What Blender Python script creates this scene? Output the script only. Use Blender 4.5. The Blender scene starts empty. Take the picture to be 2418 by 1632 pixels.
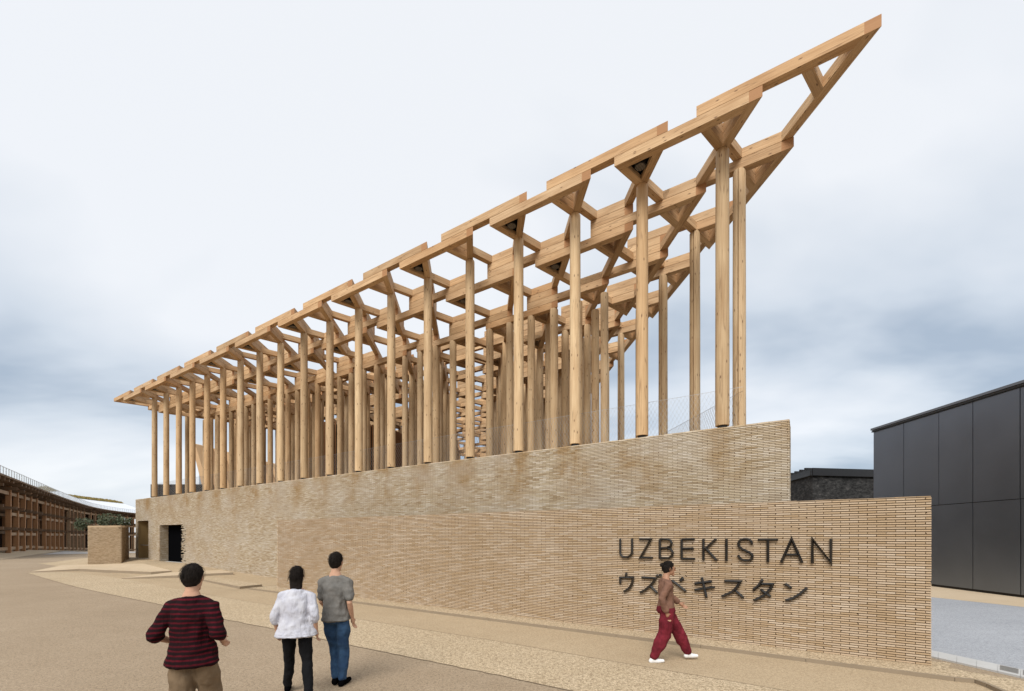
import bpy, bmesh, math, random
from mathutils import Vector, Matrix

random.seed(7)
scene = bpy.context.scene
col = scene.collection
R = math.radians

# ------------------------------------------------------------------ camera
CAM_H = 2.05                      # eye height of the camera above the paving
F, CX, HY = 1050.0, 1209.0, 1266.0  # lens of the photograph, in pixels of the 2418 px wide picture
cam = bpy.data.cameras.new('camera')
cam.sensor_width = 36.0
cam.lens = 36.0 * F / 2418.0
cam.shift_y = 450.0 / 2418.0      # rising front: verticals stay vertical
cam.clip_start = 0.1
cam.clip_end = 4000
cam_o = bpy.data.objects.new('camera', cam)
cam_o.location = (0, 0, CAM_H)
cam_o.rotation_euler = (R(90), 0, 0)
col.objects.link(cam_o)
scene.camera = cam_o

# ------------------------------------------------------------------ sky, sun, exposure
SUN_EL, SUN_AZ = R(44), R(201)    # high, behind the camera, a little to the left
world = bpy.data.worlds.new('World')
scene.world = world
world.use_nodes = True
nt = world.node_tree
nt.nodes.clear()
def wn(t, **kw):
    n = nt.nodes.new(t)
    for k, v in kw.items(): setattr(n, k, v)
    return n
w_out = wn('ShaderNodeOutputWorld'); w_bg = wn('ShaderNodeBackground')
w_bg.inputs['Strength'].default_value = 0.1
sky = wn('ShaderNodeTexSky', sky_type='NISHITA', sun_disc=False)
sky.sun_elevation = SUN_EL; sky.sun_rotation = SUN_AZ
tc = wn('ShaderNodeTexCoord')
sep = wn('ShaderNodeSeparateXYZ')
nt.links.new(tc.outputs['Generated'], sep.inputs[0])
# cloud sheet seen in perspective: direction divided by its height
dv = wn('ShaderNodeMath', operation='ADD'); dv.inputs[1].default_value = 0.22
nt.links.new(sep.outputs['Z'], dv.inputs[0])
mx = wn('ShaderNodeMath', operation='MAXIMUM'); mx.inputs[1].default_value = 0.05
nt.links.new(dv.outputs[0], mx.inputs[0])
vs = wn('ShaderNodeVectorMath', operation='DIVIDE')
nt.links.new(tc.outputs['Generated'], vs.inputs[0])
cmb = wn('ShaderNodeCombineXYZ')
for i in range(3): nt.links.new(mx.outputs[0], cmb.inputs[i])
nt.links.new(cmb.outputs[0], vs.inputs[1])
mp = wn('ShaderNodeMapping'); mp.inputs['Scale'].default_value = (0.62, 1.0, 1.0)
mp.inputs['Location'].default_value = (1.85, 3.1, 0.4)
nt.links.new(vs.outputs[0], mp.inputs[0])
no = wn('ShaderNodeTexNoise'); no.inputs['Scale'].default_value = 0.95; no.inputs['Detail'].default_value = 5
no.inputs['Roughness'].default_value = 0.48; no.inputs['Distortion'].default_value = 0.25
nt.links.new(mp.outputs[0], no.inputs['Vector'])
rp = wn('ShaderNodeValToRGB')
e = rp.color_ramp.elements
e[0].position = 0.37; e[0].color = (1.85, 2.2, 2.66, 1)
e[1].position = 0.63; e[1].color = (4.0, 4.1, 4.25, 1)
m_ = rp.color_ramp.elements.new(0.47); m_.color = (2.95, 3.22, 3.55, 1)
gr = wn('ShaderNodeValToRGB')       # overcast: pale along the horizon, a grey-blue belt, bright overhead
ge = gr.color_ramp.elements
for p_, v_ in ((0.16, 0.035), (0.30, 0.06), (0.46, 0.12)): ge.new(p_)
for el_, (p_, v_) in zip(ge, ((0.0, 0.15), (0.07, 0.13), (0.17, 0.035), (0.30, 0.06), (0.55, 0.155))):
    el_.position = p_; el_.color = (v_, v_, v_, 1)
nt.links.new(sep.outputs['Z'], gr.inputs[0])
ad = wn('ShaderNodeMath', operation='ADD')
sb = wn('ShaderNodeMath', operation='SUBTRACT'); sb.inputs[1].default_value = 0.10
nt.links.new(gr.outputs[0], sb.inputs[0])
nt.links.new(no.outputs['Fac'], ad.inputs[0]); nt.links.new(sb.outputs[0], ad.inputs[1])
nt.links.new(ad.outputs[0], rp.inputs[0])
mixs = wn('ShaderNodeMixRGB'); mixs.inputs[0].default_value = 0.93
nt.links.new(sky.outputs[0], mixs.inputs[1]); nt.links.new(rp.outputs[0], mixs.inputs[2])
nt.links.new(mixs.outputs[0], w_bg.inputs[0]); nt.links.new(w_bg.outputs[0], w_out.inputs[0])

sun = bpy.data.lights.new('sun', 'SUN'); sun.energy = 1.5; sun.angle = R(38); sun.color = (1.0, 0.965, 0.915)
sun_o = bpy.data.objects.new('sun', sun)
sd = Vector((math.sin(SUN_AZ) * math.cos(SUN_EL), math.cos(SUN_AZ) * math.cos(SUN_EL), math.sin(SUN_EL)))
sun_o.rotation_euler = (-sd).to_track_quat('-Z', 'Y').to_euler()
sun_o.location = (0, 0, 30)
col.objects.link(sun_o)

scene.view_settings.view_transform = 'Standard'
scene.view_settings.look = 'None'
scene.view_settings.gamma = 1
scene.view_settings.exposure = 1.2

# ------------------------------------------------------------------ helpers
def tag(o, label=None, cat=None, group=None, kind=None):
    if label: o['label'] = label
    if cat: o['category'] = cat
    if group: o['group'] = group
    if kind: o['kind'] = kind
    return o

def empty(name, loc=(0, 0, 0)):
    o = bpy.data.objects.new(name, None); o.location = loc; o.empty_display_size = 0.3
    col.objects.link(o); return o

class MB:
    """collects faces (with one uv per corner) and links them as ONE mesh object"""
    def __init__(s): s.v = []; s.f = []; s.uv = []
    def face(s, pts, uvs=None):
        i = len(s.v); s.v += [tuple(p) for p in pts]; s.f.append(tuple(range(i, i + len(pts))))
        s.uv += uvs if uvs else [(0, 0)] * len(pts)
    def prism(s, plan, z0, z1, ax=None, u0=0.0, caps=True):
        """plan: ccw polygon; ax: plan direction that the grain follows"""
        n = len(plan)
        ax = ax or (1, 0); ay = (-ax[1], ax[0])
        def U(p, z): return u0 + p[0] * ax[0] + p[1] * ax[1]
        def W(p): return p[0] * ay[0] + p[1] * ay[1]
        i = len(s.v)
        s.v += [(p[0], p[1], z0) for p in plan] + [(p[0], p[1], z1) for p in plan]
        for k in range(n):
            k2 = (k + 1) % n
            a, b = plan[k], plan[k2]
            s.f.append((i + k, i + k2, i + n + k2, i + n + k))
            ln = math.hypot(b[0] - a[0], b[1] - a[1]) or 1
            along = abs((b[0] - a[0]) * ax[0] + (b[1] - a[1]) * ax[1]) / ln
            if along > 0.8:
                s.uv += [(U(a, 0), z0), (U(b, 0), z0), (U(b, 0), z1), (U(a, 0), z1)]
            else:   # end grain
                s.uv += [(u0 + .02 * W(a), 90 + z0), (u0 + .02 * W(b), 90 + z0), (u0 + .02 * W(b), 90 + z1), (u0 + .02 * W(a), 90 + z1)]
        w00 = W(plan[0])
        if caps:
            s.f.append(tuple(i + k for k in reversed(range(n)))); s.uv += [(U(plan[k], 0), W(plan[k]) - w00 - 7) for k in reversed(range(n))]
            s.f.append(tuple(i + n + k for k in range(n))); s.uv += [(U(p, 0), W(p) - w00 - 3) for p in plan]
    def box(s, x0, x1, y0, y1, z0, z1):
        s.prism([(x0, y0), (x1, y0), (x1, y1), (x0, y1)], z0, z1, (1, 0) if x1 - x0 > y1 - y0 else (0, 1))
    def bar(s, p, q, w, h=None, up=Vector((0, 0, 1))):
        """box of section w x h from p to q"""
        p, q = Vector(p), Vector(q); h = h or w
        d = (q - p); L = d.length; d.normalize()
        sx = d.cross(up)
        if sx.length < 1e-4: sx = Vector((1, 0, 0))
        sx.normalize(); sy = sx.cross(d)
        c = [sx * (a * w / 2) + sy * (b * h / 2) for a, b in ((-1, -1), (1, -1), (1, 1), (-1, 1))]
        i = len(s.v); s.v += [tuple(p + k) for k in c] + [tuple(q + k) for k in c]
        for k in range(4):
            k2 = (k + 1) % 4
            s.f.append((i + k, i + k2, i + 4 + k2, i + 4 + k)); s.uv += [(0, k * .3), (0, k * .3 + w), (L, k * .3 + w), (L, k * .3)]
        s.f.append((i + 3, i + 2, i + 1, i)); s.f.append((i + 4, i + 5, i + 6, i + 7)); s.uv += [(0, 0), (0, w), (.02, w), (.02, 0)] * 2
    def build(s, name, mat, parent=None, smooth=False, loc=None):
        me = bpy.data.meshes.new(name)
        me.from_pydata(s.v, [], s.f); me.materials.append(mat)
        uv = me.uv_layers.new(name='UVMap')
        flat = [c for t in s.uv for c in t]
        uv.data.foreach_set('uv', flat)
        if smooth: me.polygons.foreach_set('use_smooth', [True] * len(me.polygons))
        me.update()
        return link(name, me, parent, loc)

def link(name, me, parent=None, loc=None):
    o = bpy.data.objects.new(name, me); col.objects.link(o)
    if loc: o.location = loc
    if parent: o.parent = parent
    return o

# ------------------------------------------------------------------ layout of the place
# The pavilion stands on a triangular plot.  Direction A runs along its long brick wall, away to the left,
# B along its right hand side; N_ is square to A.  A point of the wall is  D * N_ + t * A.
AL = math.atan2(1589.0, F); SA, CA = math.sin(AL), math.cos(AL)
EA = Vector((-SA, CA)); NN = Vector((CA, SA))
EB = Vector((-89.0 / F, 1.0)).normalized()
def WP(D, t, z=0.0):
    p = NN * D + EA * t
    return Vector((p.x, p.y, z))
def G(x, y, z=0.0):
    """a point of the paving, read off the photograph's perspective"""
    Z = (CAM_H - z) * F / (y - HY)
    return Vector(((x - CX) / F * Z, Z, z))

# ------------------------------------------------------------------ materials
class NT:
    def __init__(s, name, rough=0.8, spec=0.3):
        s.m = bpy.data.materials.new(name); s.m.use_nodes = True
        s.t = s.m.node_tree; s.b = s.t.nodes['Principled BSDF']
        s.b.inputs['Roughness'].default_value = rough
        s.b.inputs['Specular IOR Level'].default_value = spec
    def n(s, typ, ins=None, **kw):
        o = s.t.nodes.new(typ)
        for k, v in kw.items(): setattr(o, k, v)
        for k, v in (ins or {}).items():
            if hasattr(v, 'outputs'): s.t.links.new(v.outputs[0], o.inputs[k])
            elif hasattr(v, 'links') or isinstance(v, bpy.types.NodeSocket): s.t.links.new(v, o.inputs[k])
            else: o.inputs[k].default_value = v
        return o
    def ramp(s, fac, stops):
        r = s.n('ShaderNodeValToRGB', {0: fac}); el = r.color_ramp.elements
        while len(el) < len(stops): el.new(0.5)
        for e_, (p, c) in zip(el, stops):
            e_.position = p; e_.color = (*c, 1) if not isinstance(c, float) else (c, c, c, 1)
        return r
    def mix(s, fac, a, b, mode='MIX'):
        m = s.n('ShaderNodeMixRGB', blend_type=mode)
        for k, v in ((0, fac), (1, a), (2, b)):
            if hasattr(v, 'outputs'): s.t.links.new(v.outputs[0], m.inputs[k])
            elif isinstance(v, bpy.types.NodeSocket): s.t.links.new(v, m.inputs[k])
            elif isinstance(v, tuple): m.inputs[k].default_value = (*v, 1)
            else: m.inputs[k].default_value = v if k == 0 else (v, v, v, 1)
        return m
    def math(s, op, a, b=0.0, c=None):
        m = s.n('ShaderNodeMath', operation=op)
        for k, v in ((0, a), (1, b), (2, c)):
            if v is None: continue
            if hasattr(v, 'outputs'): s.t.links.new(v.outputs[0], m.inputs[k])
            elif isinstance(v, bpy.types.NodeSocket): s.t.links.new(v, m.inputs[k])
            else: m.inputs[k].default_value = v
        return m
    def col(s, c):
        if isinstance(c, tuple): s.b.inputs['Base Color'].default_value = (*c, 1)
        else: s.t.links.new(c.outputs[0], s.b.inputs['Base Color'])
        return s
    def bump(s, h, strength=0.3, dist=0.01):
        b = s.n('ShaderNodeBump', {'Height': h, 'Strength': strength, 'Distance': dist})
        s.t.links.new(b.outputs[0], s.b.inputs['Normal']); return s
    def noise(s, vec, scale, detail=3, rough=.5, dim='3D'):
        return s.n('ShaderNodeTexNoise', {'Vector': vec, 'Scale': scale, 'Detail': detail, 'Roughness': rough})

def island_random(k):
    """one random number for each separate piece, whether it is its own object or an island of a joined mesh"""
    g = k.n('ShaderNodeNewGeometry'); oi = k.n('ShaderNodeObjectInfo')
    a = k.math('ADD', g.outputs['Random Per Island'], oi.outputs['Random'])
    return k.math('FRACT', a)

def flat(name, c, rough=.7, spec=.3, metal=0.0, var=0.0, scale=3.0):
    k = NT(name, rough, spec); k.b.inputs['Metallic'].default_value = metal
    if var:
        t = k.n('ShaderNodeTexCoord'); nz = k.noise(t.outputs['Object'], scale, 4)
        k.col(k.mix(nz, tuple(x * (1 - var) for x in c), tuple(min(1, x * (1 + var)) for x in c)))
    else: k.col(c)
    return k.m

def wood(name, dark, light, knots=0.5, grain=1.0):
    k = NT(name, 0.72, 0.25)
    t = k.n('ShaderNodeTexCoord'); rnd = island_random(k)
    off = k.n('ShaderNodeCombineXYZ', {0: k.math('MULTIPLY', rnd, 37.0), 1: k.math('MULTIPLY', rnd, 11.0), 2: k.math('MULTIPLY', rnd, 5.0)})
    uv = k.n('ShaderNodeVectorMath', {0: t.outputs['UV'], 1: off}, operation='ADD')
    m1 = k.n('ShaderNodeMapping', {'Vector': uv, 'Scale': (0.9 * grain, 26.0, 1)})
    g1 = k.noise(m1, 1.6, 5, .62)
    m2 = k.n('ShaderNodeMapping', {'Vector': uv, 'Scale': (0.7, 2.4, 1)})
    g2 = k.noise(m2, 1.3, 2)
    fac = k.math('ADD', k.math('MULTIPLY', g1, .65), k.math('MULTIPLY', g2, .5))
    base = k.ramp(fac, [(.34, dark), (.74, light)])
    tint = k.ramp(rnd, [(0, (.76, .72, .66)), (.25, (1, 1, 1)), (.5, (.88, .84, .79)), (.75, (1.1, 1.09, 1.06)), (1, (.95, .86, .76))])
    base = k.mix(1.0, base, tint, 'MULTIPLY')
    # knots
    m3 = k.n('ShaderNodeMapping', {'Vector': uv, 'Scale': (2.6, 7.5, 1)})
    vo = k.n('ShaderNodeTexVoronoi', {'Vector': m3, 'Scale': 1.0, 'Randomness': 1.0}, voronoi_dimensions='2D')
    sel = k.n('ShaderNodeSeparateXYZ', {0: vo.outputs['Color']})
    on = k.math('GREATER_THAN', sel.outputs[0], 1 - knots * .55)
    sp = k.ramp(vo.outputs['Distance'], [(.05, 1.0), (.14, 0.0)])
    kn = k.math('MULTIPLY', on, sp)
    base = k.mix(k.math('MULTIPLY', kn, .8), base, (.09, .035, .015))
    # drying checks along the grain
    m4 = k.n('ShaderNodeMapping', {'Vector': uv, 'Scale': (.45, 9.0, 1)})
    ck = k.ramp(k.noise(m4, 1.0, 2, .4), [(.485, 0.0), (.497, 1.0), (.503, 1.0), (.515, 0.0)])
    base = k.mix(k.math('MULTIPLY', ck, .45), base, (.13, .065, .03))
    # end grain is darker and redder
    vv = k.n('ShaderNodeSeparateXYZ', {0: t.outputs['UV']})
    eg = k.math('GREATER_THAN', vv.outputs[1], 30.0)
    base = k.mix(k.math('MULTIPLY', eg, .85), base, (.36, .175, .075))
    k.col(base).bump(g1, .12, .004)
    return k.m

def brick(name, cols, joint=False, stain=False, stain_p=0.0):
    k = NT(name, 0.88, 0.2)
    t = k.n('ShaderNodeTexCoord'); rnd = island_random(k)
    geo = k.n('ShaderNodeNewGeometry')
    st = [(i / (len(cols) - 1), c) for i, c in enumerate(cols)]
    base = k.ramp(rnd, st)
    big = k.noise(geo.outputs['Position'], .55, 3)
    base = k.mix(k.ramp(big, [(.38, .0), (.7, .35)]), base, (.36, .245, .135))
    fine = k.noise(geo.outputs['Position'], 60, 3, .6)
    base = k.mix(.22, base, k.ramp(fine, [(.3, (.55, .5, .45)), (.7, (1.1, 1.1, 1.1))]), 'MULTIPLY')
    if stain:
        # rusty tannin that has washed down from the foot of each log
        P = geo.outputs['Position']
        tt = k.n('ShaderNodeVectorMath', {0: P, 1: (EA.x, EA.y, 0)}, operation='DOT_PRODUCT')
        wob = k.noise(P, .8, 3)
        t2 = k.math('ADD', k.math('ADD', tt.outputs['Value'], -stain_p), k.math('MULTIPLY', k.math('SUBTRACT', wob, .5), 1.1))
        ph = k.math('PINGPONG', t2, .995)
        near = k.ramp(ph, [(.1, 1.0), (.78, 0.0)])
        zz = k.n('ShaderNodeSeparateXYZ', {0: P})
        dn = k.n('ShaderNodeMapRange', {0: zz.outputs[2], 1: 4.62, 2: 2.9, 3: 1.0, 4: 0.0})
        mm = k.n('ShaderNodeMapping', {'Vector': P, 'Scale': (1.0, 1.0, .62)})
        st_n = k.ramp(k.noise(mm, 1.7, 4, .6), [(.36, 0.0), (.6, 1.0)])
        amt = k.math('MULTIPLY', k.math('MULTIPLY', k.math('MULTIPLY', near, dn.outputs[0]), st_n), k.math('MULTIPLY_ADD', rnd, .9, .6))
        base = k.mix(k.math('MINIMUM', k.math('MULTIPLY', amt, 1.1), .72), base, (.335, .20, .075))
        # pale lime bloom lower down
        mm2 = k.n('ShaderNodeMapping', {'Vector': P, 'Scale': (.5, .5, .9)})
        bl = k.ramp(k.noise(mm2, 1.1, 3), [(.45, 0.0), (.7, .45)])
        base = k.mix(bl, base, (.56, .5, .42))
    k.col(base).bump(fine, .25, .003)
    return k.m

def paving(name, c0, c1, speck, scale=150, spots=.35, rough=.92, blot=.35):
    k = NT(name, rough, 0.2)
    geo = k.n('ShaderNodeNewGeometry'); P = geo.outputs['Position']
    big = k.noise(P, .35, 4, .55); mid = k.noise(P, 3.2, 4, .6)
    base = k.mix(k.ramp(k.math('ADD', k.math('MULTIPLY', big, .6), k.math('MULTIPLY', mid, .4)), [(.35, 0.0), (.65, 1.0)]), c0, c1)
    f = k.noise(P, scale, 2, .7)
    base = k.mix(spots, base, k.ramp(f, [(.36, speck), (.5, (1, 1, 1)), (.66, (1.35, 1.33, 1.3))]), 'MULTIPLY')
    f2 = k.noise(P, scale * .35, 3, .7)
    base = k.mix(spots * .8, base, k.ramp(f2, [(.35, speck), (.55, (1.05, 1.05, 1.05))]), 'MULTIPLY')
    if blot:
        b = k.ramp(k.noise(P, 1.1, 5, .65), [(.55, 0.0), (.75, blot)])
        base = k.mix(b, base, tuple(x * .78 for x in c0))
    k.col(base).bump(f, .5, .006)
    return k.m

M = {}
M['beam'] = wood('cedar_beam', (.355, .205, .098), (.63, .445, .265), .34)
M['log'] = wood('cedar_log', (.40, .255, .132), (.64, .48, .295), .5, .7)
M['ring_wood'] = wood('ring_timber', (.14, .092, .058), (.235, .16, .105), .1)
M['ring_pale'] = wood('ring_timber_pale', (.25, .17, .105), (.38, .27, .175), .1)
M['slat'] = wood('dark_slat', (.10, .05, .025), (.2, .105, .05), .05)
M['sign_brick'] = brick('sign_wall_brick', [(.415, .298, .18), (.49, .367, .243), (.52, .402, .285), (.45, .322, .195), (.58, .467, .345), (.46, .35, .24)])
M['main_brick'] = brick('main_wall_brick', [(.48, .385, .255), (.56, .465, .33), (.37, .275, .165), (.68, .60, .48), (.51, .41, .275), (.63, .545, .425)], stain=True, stain_p=1.718 - .12)
M['planter_brick'] = brick('planter_brick', [(.37, .27, .165), (.47, .36, .24), (.29, .21, .125), (.43, .325, .21)])
M['mortar'] = flat('mortar', (.105, .066, .034), .95, .1, var=.3, scale=20)
M['mortar_pale'] = flat('mortar_pale', (.15, .095, .05), .95, .1, var=.3, scale=20)
M['letter'] = flat('bronze_letter', (.085, .082, .078), .36, .5, 1.0)
M['asphalt'] = paving('tan_asphalt', (.325, .247, .164), (.39, .302, .208), (.26, .23, .2), 62, .5)
M['aggregate'] = paving('pale_aggregate', (.46, .36, .235), (.53, .425, .29), (.34, .29, .23), 48, .7, blot=.12)
M['smooth_tan'] = paving('smooth_tan', (.40, .305, .195), (.46, .358, .235), (.5, .46, .4), 62, .5, blot=.15)
M['slab'] = paving('tan_slab', (.48, .375, .25), (.54, .43, .30), (.8, .78, .75), 110, .25, blot=.1)
M['kerb'] = flat('kerb_face', (.265, .207, .142), .9, .2, var=.12, scale=2)
M['grey_road'] = paving('grey_road', (.325, .335, .355), (.39, .40, .42), (.5, .5, .5), 62, .5, blot=.1)
M['concrete'] = flat('pale_concrete', (.46, .45, .43), .85, .25, var=.16, scale=2.5)
M['joint'] = flat('paving_joint', (.19, .14, .09), .95, .1, var=.4, scale=8)
M['ochre'] = flat('ochre_board', (.36, .235, .10), .8, .2, var=.08, scale=1.5)
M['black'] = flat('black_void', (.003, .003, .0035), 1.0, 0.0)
M['dark_steel'] = flat('dark_steel', (.03, .028, .026), .5, .4, .4)
M['steel'] = flat('stainless_wire', (.45, .43, .4), .4, .5, .8)
M['lens'] = flat('lamp_lens', (.30, .25, .2), .25, .6)
M['cavity'] = flat('deck_board', (.085, .065, .048), .85, .2, var=.15, scale=2)

# ------------------------------------------------------------------ ground and paving
def ground_z(x, y):
    """the site falls gently away behind the pavilion"""
    d = max(0.0, y - 60.0)
    return max(-3.2, -0.036 * d)

def add_ground():
    mb = MB()
    xs = [-1500, -700, -400, -250, -160, -120, -90, -60, -30, -10, 10, 30, 60, 120, 300, 700, 1500]
    ys = [-400, -60, -20, 0, 20, 40, 60, 75, 90, 110, 130, 150, 200, 400, 900, 2500]
    for i in range(len(xs) - 1):
        for j in range(len(ys) - 1):
            q = [(xs[i], ys[j]), (xs[i + 1], ys[j]), (xs[i + 1], ys[j + 1]), (xs[i], ys[j + 1])]
            mb.face([(x, y, ground_z(x, y)) for x, y in q])
    tag(mb.build('ground', M['asphalt']), 'tan speckled asphalt paving stretching away to the left', 'ground', kind='structure')
add_ground()

def sheet(name, pts, z, mat, label, cat='paving'):
    mb = MB(); mb.face([(p[0], p[1], z) for p in pts])
    return tag(mb.build(name, mat), label, cat, kind='structure')

def offset_line(pts, w):
    """a narrow strip along a polyline"""
    out_l, out_r = [], []
    for i, p in enumerate(pts):
        a = pts[max(0, i - 1)]; b = pts[min(len(pts) - 1, i + 1)]
        d = Vector((b[0] - a[0], b[1] - a[1])).normalized(); s = Vector((-d.y, d.x)) * w / 2
        out_l.append((p[0] + s.x, p[1] + s.y)); out_r.append((p[0] - s.x, p[1] - s.y))
    return out_l, out_r

# edges of the paving bands
line3 = [G(*p) for p in ((63, 1353), (115, 1369), (181, 1387), (250, 1402), (325, 1417), (422, 1437), (520, 1461), (643, 1485), (807, 1520), (961, 1551), (1200, 1600), (1500, 1665), (2000, 1775))]
line2 = [G(*p) for p in ((434, 1395), (516, 1409), (667, 1434), (812, 1457), (1000, 1487), (1200, 1519), (1400, 1554), (1860, 1632), (2300, 1709))]
def refine(pts, step=.16, amp=.014, seed=1):
    rg_ = random.Random(seed); out = []
    for a, b in zip(pts, pts[1:]):
        n = max(1, min(160, int((b - a).length / step)))
        for k in range(n):
            p = a.lerp(b, k / n); out.append(Vector((p.x + rg_.uniform(-amp, amp), p.y + rg_.uniform(-amp, amp), 0)))
    out.append(pts[-1]); return out
line3_head = refine(line3[:5], .3, .02, 2); line3 = refine(line3[4:], .16, .018, 3); line2 = refine(line2, .3, .005, 4)
sheet('path', line3 + [line2[k] for k in range(len(line2) - 1, -1, -1)], .004, M['aggregate'], 'pale coarse aggregate band running across the foreground', 'path')
field = [G(*p) for p in ((63, 1353), (160, 1351), (268, 1363), (434, 1395), (325, 1417), (250, 1402), (181, 1387), (115, 1369))]
sheet('path', list(reversed(field)), .004, M['aggregate'], 'pale aggregate lens beside the planter kerb', 'path')
wedge = [G(*p) for p in ((325, 1417), (434, 1395), (422, 1437))]
sheet('path', list(reversed(wedge)), .003, M['slab'], 'smooth tan wedge between the aggregate bands', 'path')
# smooth tan apron between the bands and the walls
apron = [G(160, 1351), G(268, 1363)] + list(line2) + [WP(8.9, -2.3), WP(11.9, -.5), WP(11.9, 39.0), G(187, 1343), G(72, 1350)]
sheet('pavement', [(p[0], p[1]) for p in apron], .002, M['smooth_tan'], 'smooth tan apron in front of the brick walls', 'pavement')
for ln, w, nm in ((line3_head + line3[1:], .022, 'weathered joint'), (line2, .012, 'fine joint')):
    mb = MB(); l, r = offset_line(ln, w)
    for i in range(len(l) - 1):
        mb.face([(*r[i], .007), (*r[i + 1], .007), (*l[i + 1], .007), (*l[i], .007)])
    tag(mb.build('paving_joint', M['joint']), nm + ' between two paving bands', 'joint', kind='structure')

# raised plinth of the sign wall, with a kerb that swings off to the right
DS, DM = 9.25, 11.6
pl_front = [WP(8.66, 17.9), WP(8.66, 8.0), WP(8.66, 0), WP(8.66, -1.75), G(2302, 1614), G(2329, 1624), G(2375, 1645), G(2440, 1675)]
pl_back = [G(2800, 1690), G(2520, 1640), G(2440, 1622), G(2340, 1604), G(2240, 1586), WP(9.62, -1.9), WP(9.9, 17.9)]
mb = MB()
poly = [(p[0], p[1]) for p in reversed(pl_front + pl_back)]
mb.face([(x, y, .055) for x, y in poly])
plinth = tag(mb.build('pavement', M['aggregate']), 'low raised aggregate plinth along the foot of the sign wall', 'pavement', kind='structure')
ring = pl_front + [pl_back[0]]
kb = empty('kerb'); tag(kb, 'thin grey-brown kerb edging the plinth of the sign wall', 'kerb', kind='structure')
pts = [pl_back[-1]] + pl_front
# kerb stones, each about 1.5 m, with open joints
def kerb_run(pts, z0, z1, wd, parent, step=1.5):
    for i in range(len(pts) - 1):
        a, b = Vector(pts[i][:2]), Vector(pts[i + 1][:2]); L = (b - a).length
        n = max(1, round(L / step)); d = (b - a) / n; u = d.normalized(); s = Vector((-u.y, u.x))
        for k in range(n):
            p = a + d * k + u * .003; q = a + d * (k + 1) - u * .003
            m = MB(); m.prism([(p.x, p.y), (p + s * -wd).to_tuple(), (q + s * -wd).to_tuple(), (q.x, q.y)][::-1], z0, z1, (u.x, u.y))
            m.build('kerb_stone', M['kerb'], parent)
kerb_run(list(reversed(pts)), -.02, .057, .05, kb)

# the paving rises towards the doorway
def ramp_h(t):
    k = [(18.0, 0.0), (22.4, .05), (32.0, .40), (35.5, .40), (39.7, .53), (43.0, .5), (48, .3)]
    for (a, ha), (b, hb) in zip(k, k[1:]):
        if a <= t <= b: return ha + (hb - ha) * (t - a) / (b - a)
    return 0.0
mb = MB(); T = [18 + i * 1.0 for i in range(31)]; DD = [8.2, 9.0, 9.8, 10.4, 11.0, 11.64]
def rz(t, D):
    s = min(1, max(0, (D - 8.2) / 3.0)); s = s * s * (3 - 2 * s)
    return ramp_h(t) * s + .006
for i in range(len(T) - 1):
    for j in range(len(DD) - 1):
        q = [(DD[j], T[i]), (DD[j + 1], T[i]), (DD[j + 1], T[i + 1]), (DD[j], T[i + 1])]
        mb.face([WP(d, t, rz(t, d)) for d, t in q])
tag(mb.build('ramp', M['smooth_tan'], smooth=True), 'gently rising tan ramp leading up to the dark doorway', 'ramp', kind='structure')

# stepped slabs in front of the entrance
def slab(pts, h, label, mat='slab'):
    e_ = empty('paving_slab'); tag(e_, label, 'slab', kind='structure')
    m = MB(); m.face([(p[0], p[1], p[2]) for p in pts]); m.build('slab_top', M[mat], e_)
    for i in range(len(pts)):
        a, b = pts[i], pts[(i + 1) % len(pts)]
        m = MB(); m.face([(a[0], a[1], a[2] - .3), (b[0], b[1], b[2] - .3), (b[0], b[1], b[2] - .001), (a[0], a[1], a[2] - .001)]); m.build('slab_edge', M['kerb'], e_)
def P(x, y, h):
    """the corner whose top lies h above the rising paving"""
    z = h
    for _ in range(40):
        g = G(x, y, z); D_ = g.x * NN.x + g.y * NN.y; t_ = g.x * EA.x + g.y * EA.y
        z = .5 * z + .5 * (rz(t_, D_) + h)
    return (g.x, g.y, z)
slab([P(72, 1350, .01), P(187, 1343.5, .13), P(357, 1350.5, .14), P(405, 1347.5, .08), P(340, 1331, .03), P(150, 1334, .1)], .1, 'raised tan slab carrying the brick planter')
slab([P(288, 1365, .03), P(420, 1358.5, .13), P(551, 1351.5, .13), P(520, 1346, .03), P(400, 1352, .03)], .1, 'long thin raised slab edge leading to the doorway')
slab([P(455, 1364, .04), P(566, 1385, .10), P(619, 1380, .10), P(500, 1361, .03)], .1, 'low pale slab with a sharp corner near the long wall', 'aggregate')

# street on the right
road = [G(1900, 1378), G(2100, 1400), G(2700, 1464), G(3000, 1710), G(2600, 1625), G(2100, 1518), G(1900, 1477)]
sheet('road', [(p.x, p.y) for p in reversed(road)], .004, M['grey_road'], 'blue-grey asphalt street to the right of the sign wall', 'road')
gut = empty('gutter'); tag(gut, 'pale concrete gutter along the blue-grey street', 'gutter', kind='structure')
ga, gb, gc, gd = G(2100, 1518), G(2600, 1625), G(2600, 1645), G(2100, 1531)
for i in range(10):
    def lerp(a, b, u): return a + (b - a) * u
    u0, u1 = i / 10 + .0006, (i + 1) / 10 - .0006
    m = MB(); q = [lerp(ga, gb, u0), lerp(gd, gc, u0), lerp(gd, gc, u1), lerp(ga, gb, u1)]
    m.prism([(p.x, p.y) for p in q], -.02, .03); m.build('gutter_stone', M['concrete'], gut)
    if i in (6, 7, 8):
        for k in range(7):
            w0 = .15 + k * .1
            a_, b_ = lerp(lerp(ga, gd, w0), lerp(gb, gc, w0), u0 + .01), lerp(lerp(ga, gd, w0), lerp(gb, gc, w0), u1 - .01)
            m = MB(); m.bar((a_.x, a_.y, .034), (b_.x, b_.y, .034), .02, .008); m.build('grate_bar', M['steel'], gut)
far = [G(1900, 1356), G(2100, 1372), G(2700, 1420), G(2700, 1464), G(2100, 1400), G(1900, 1378)]
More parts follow.
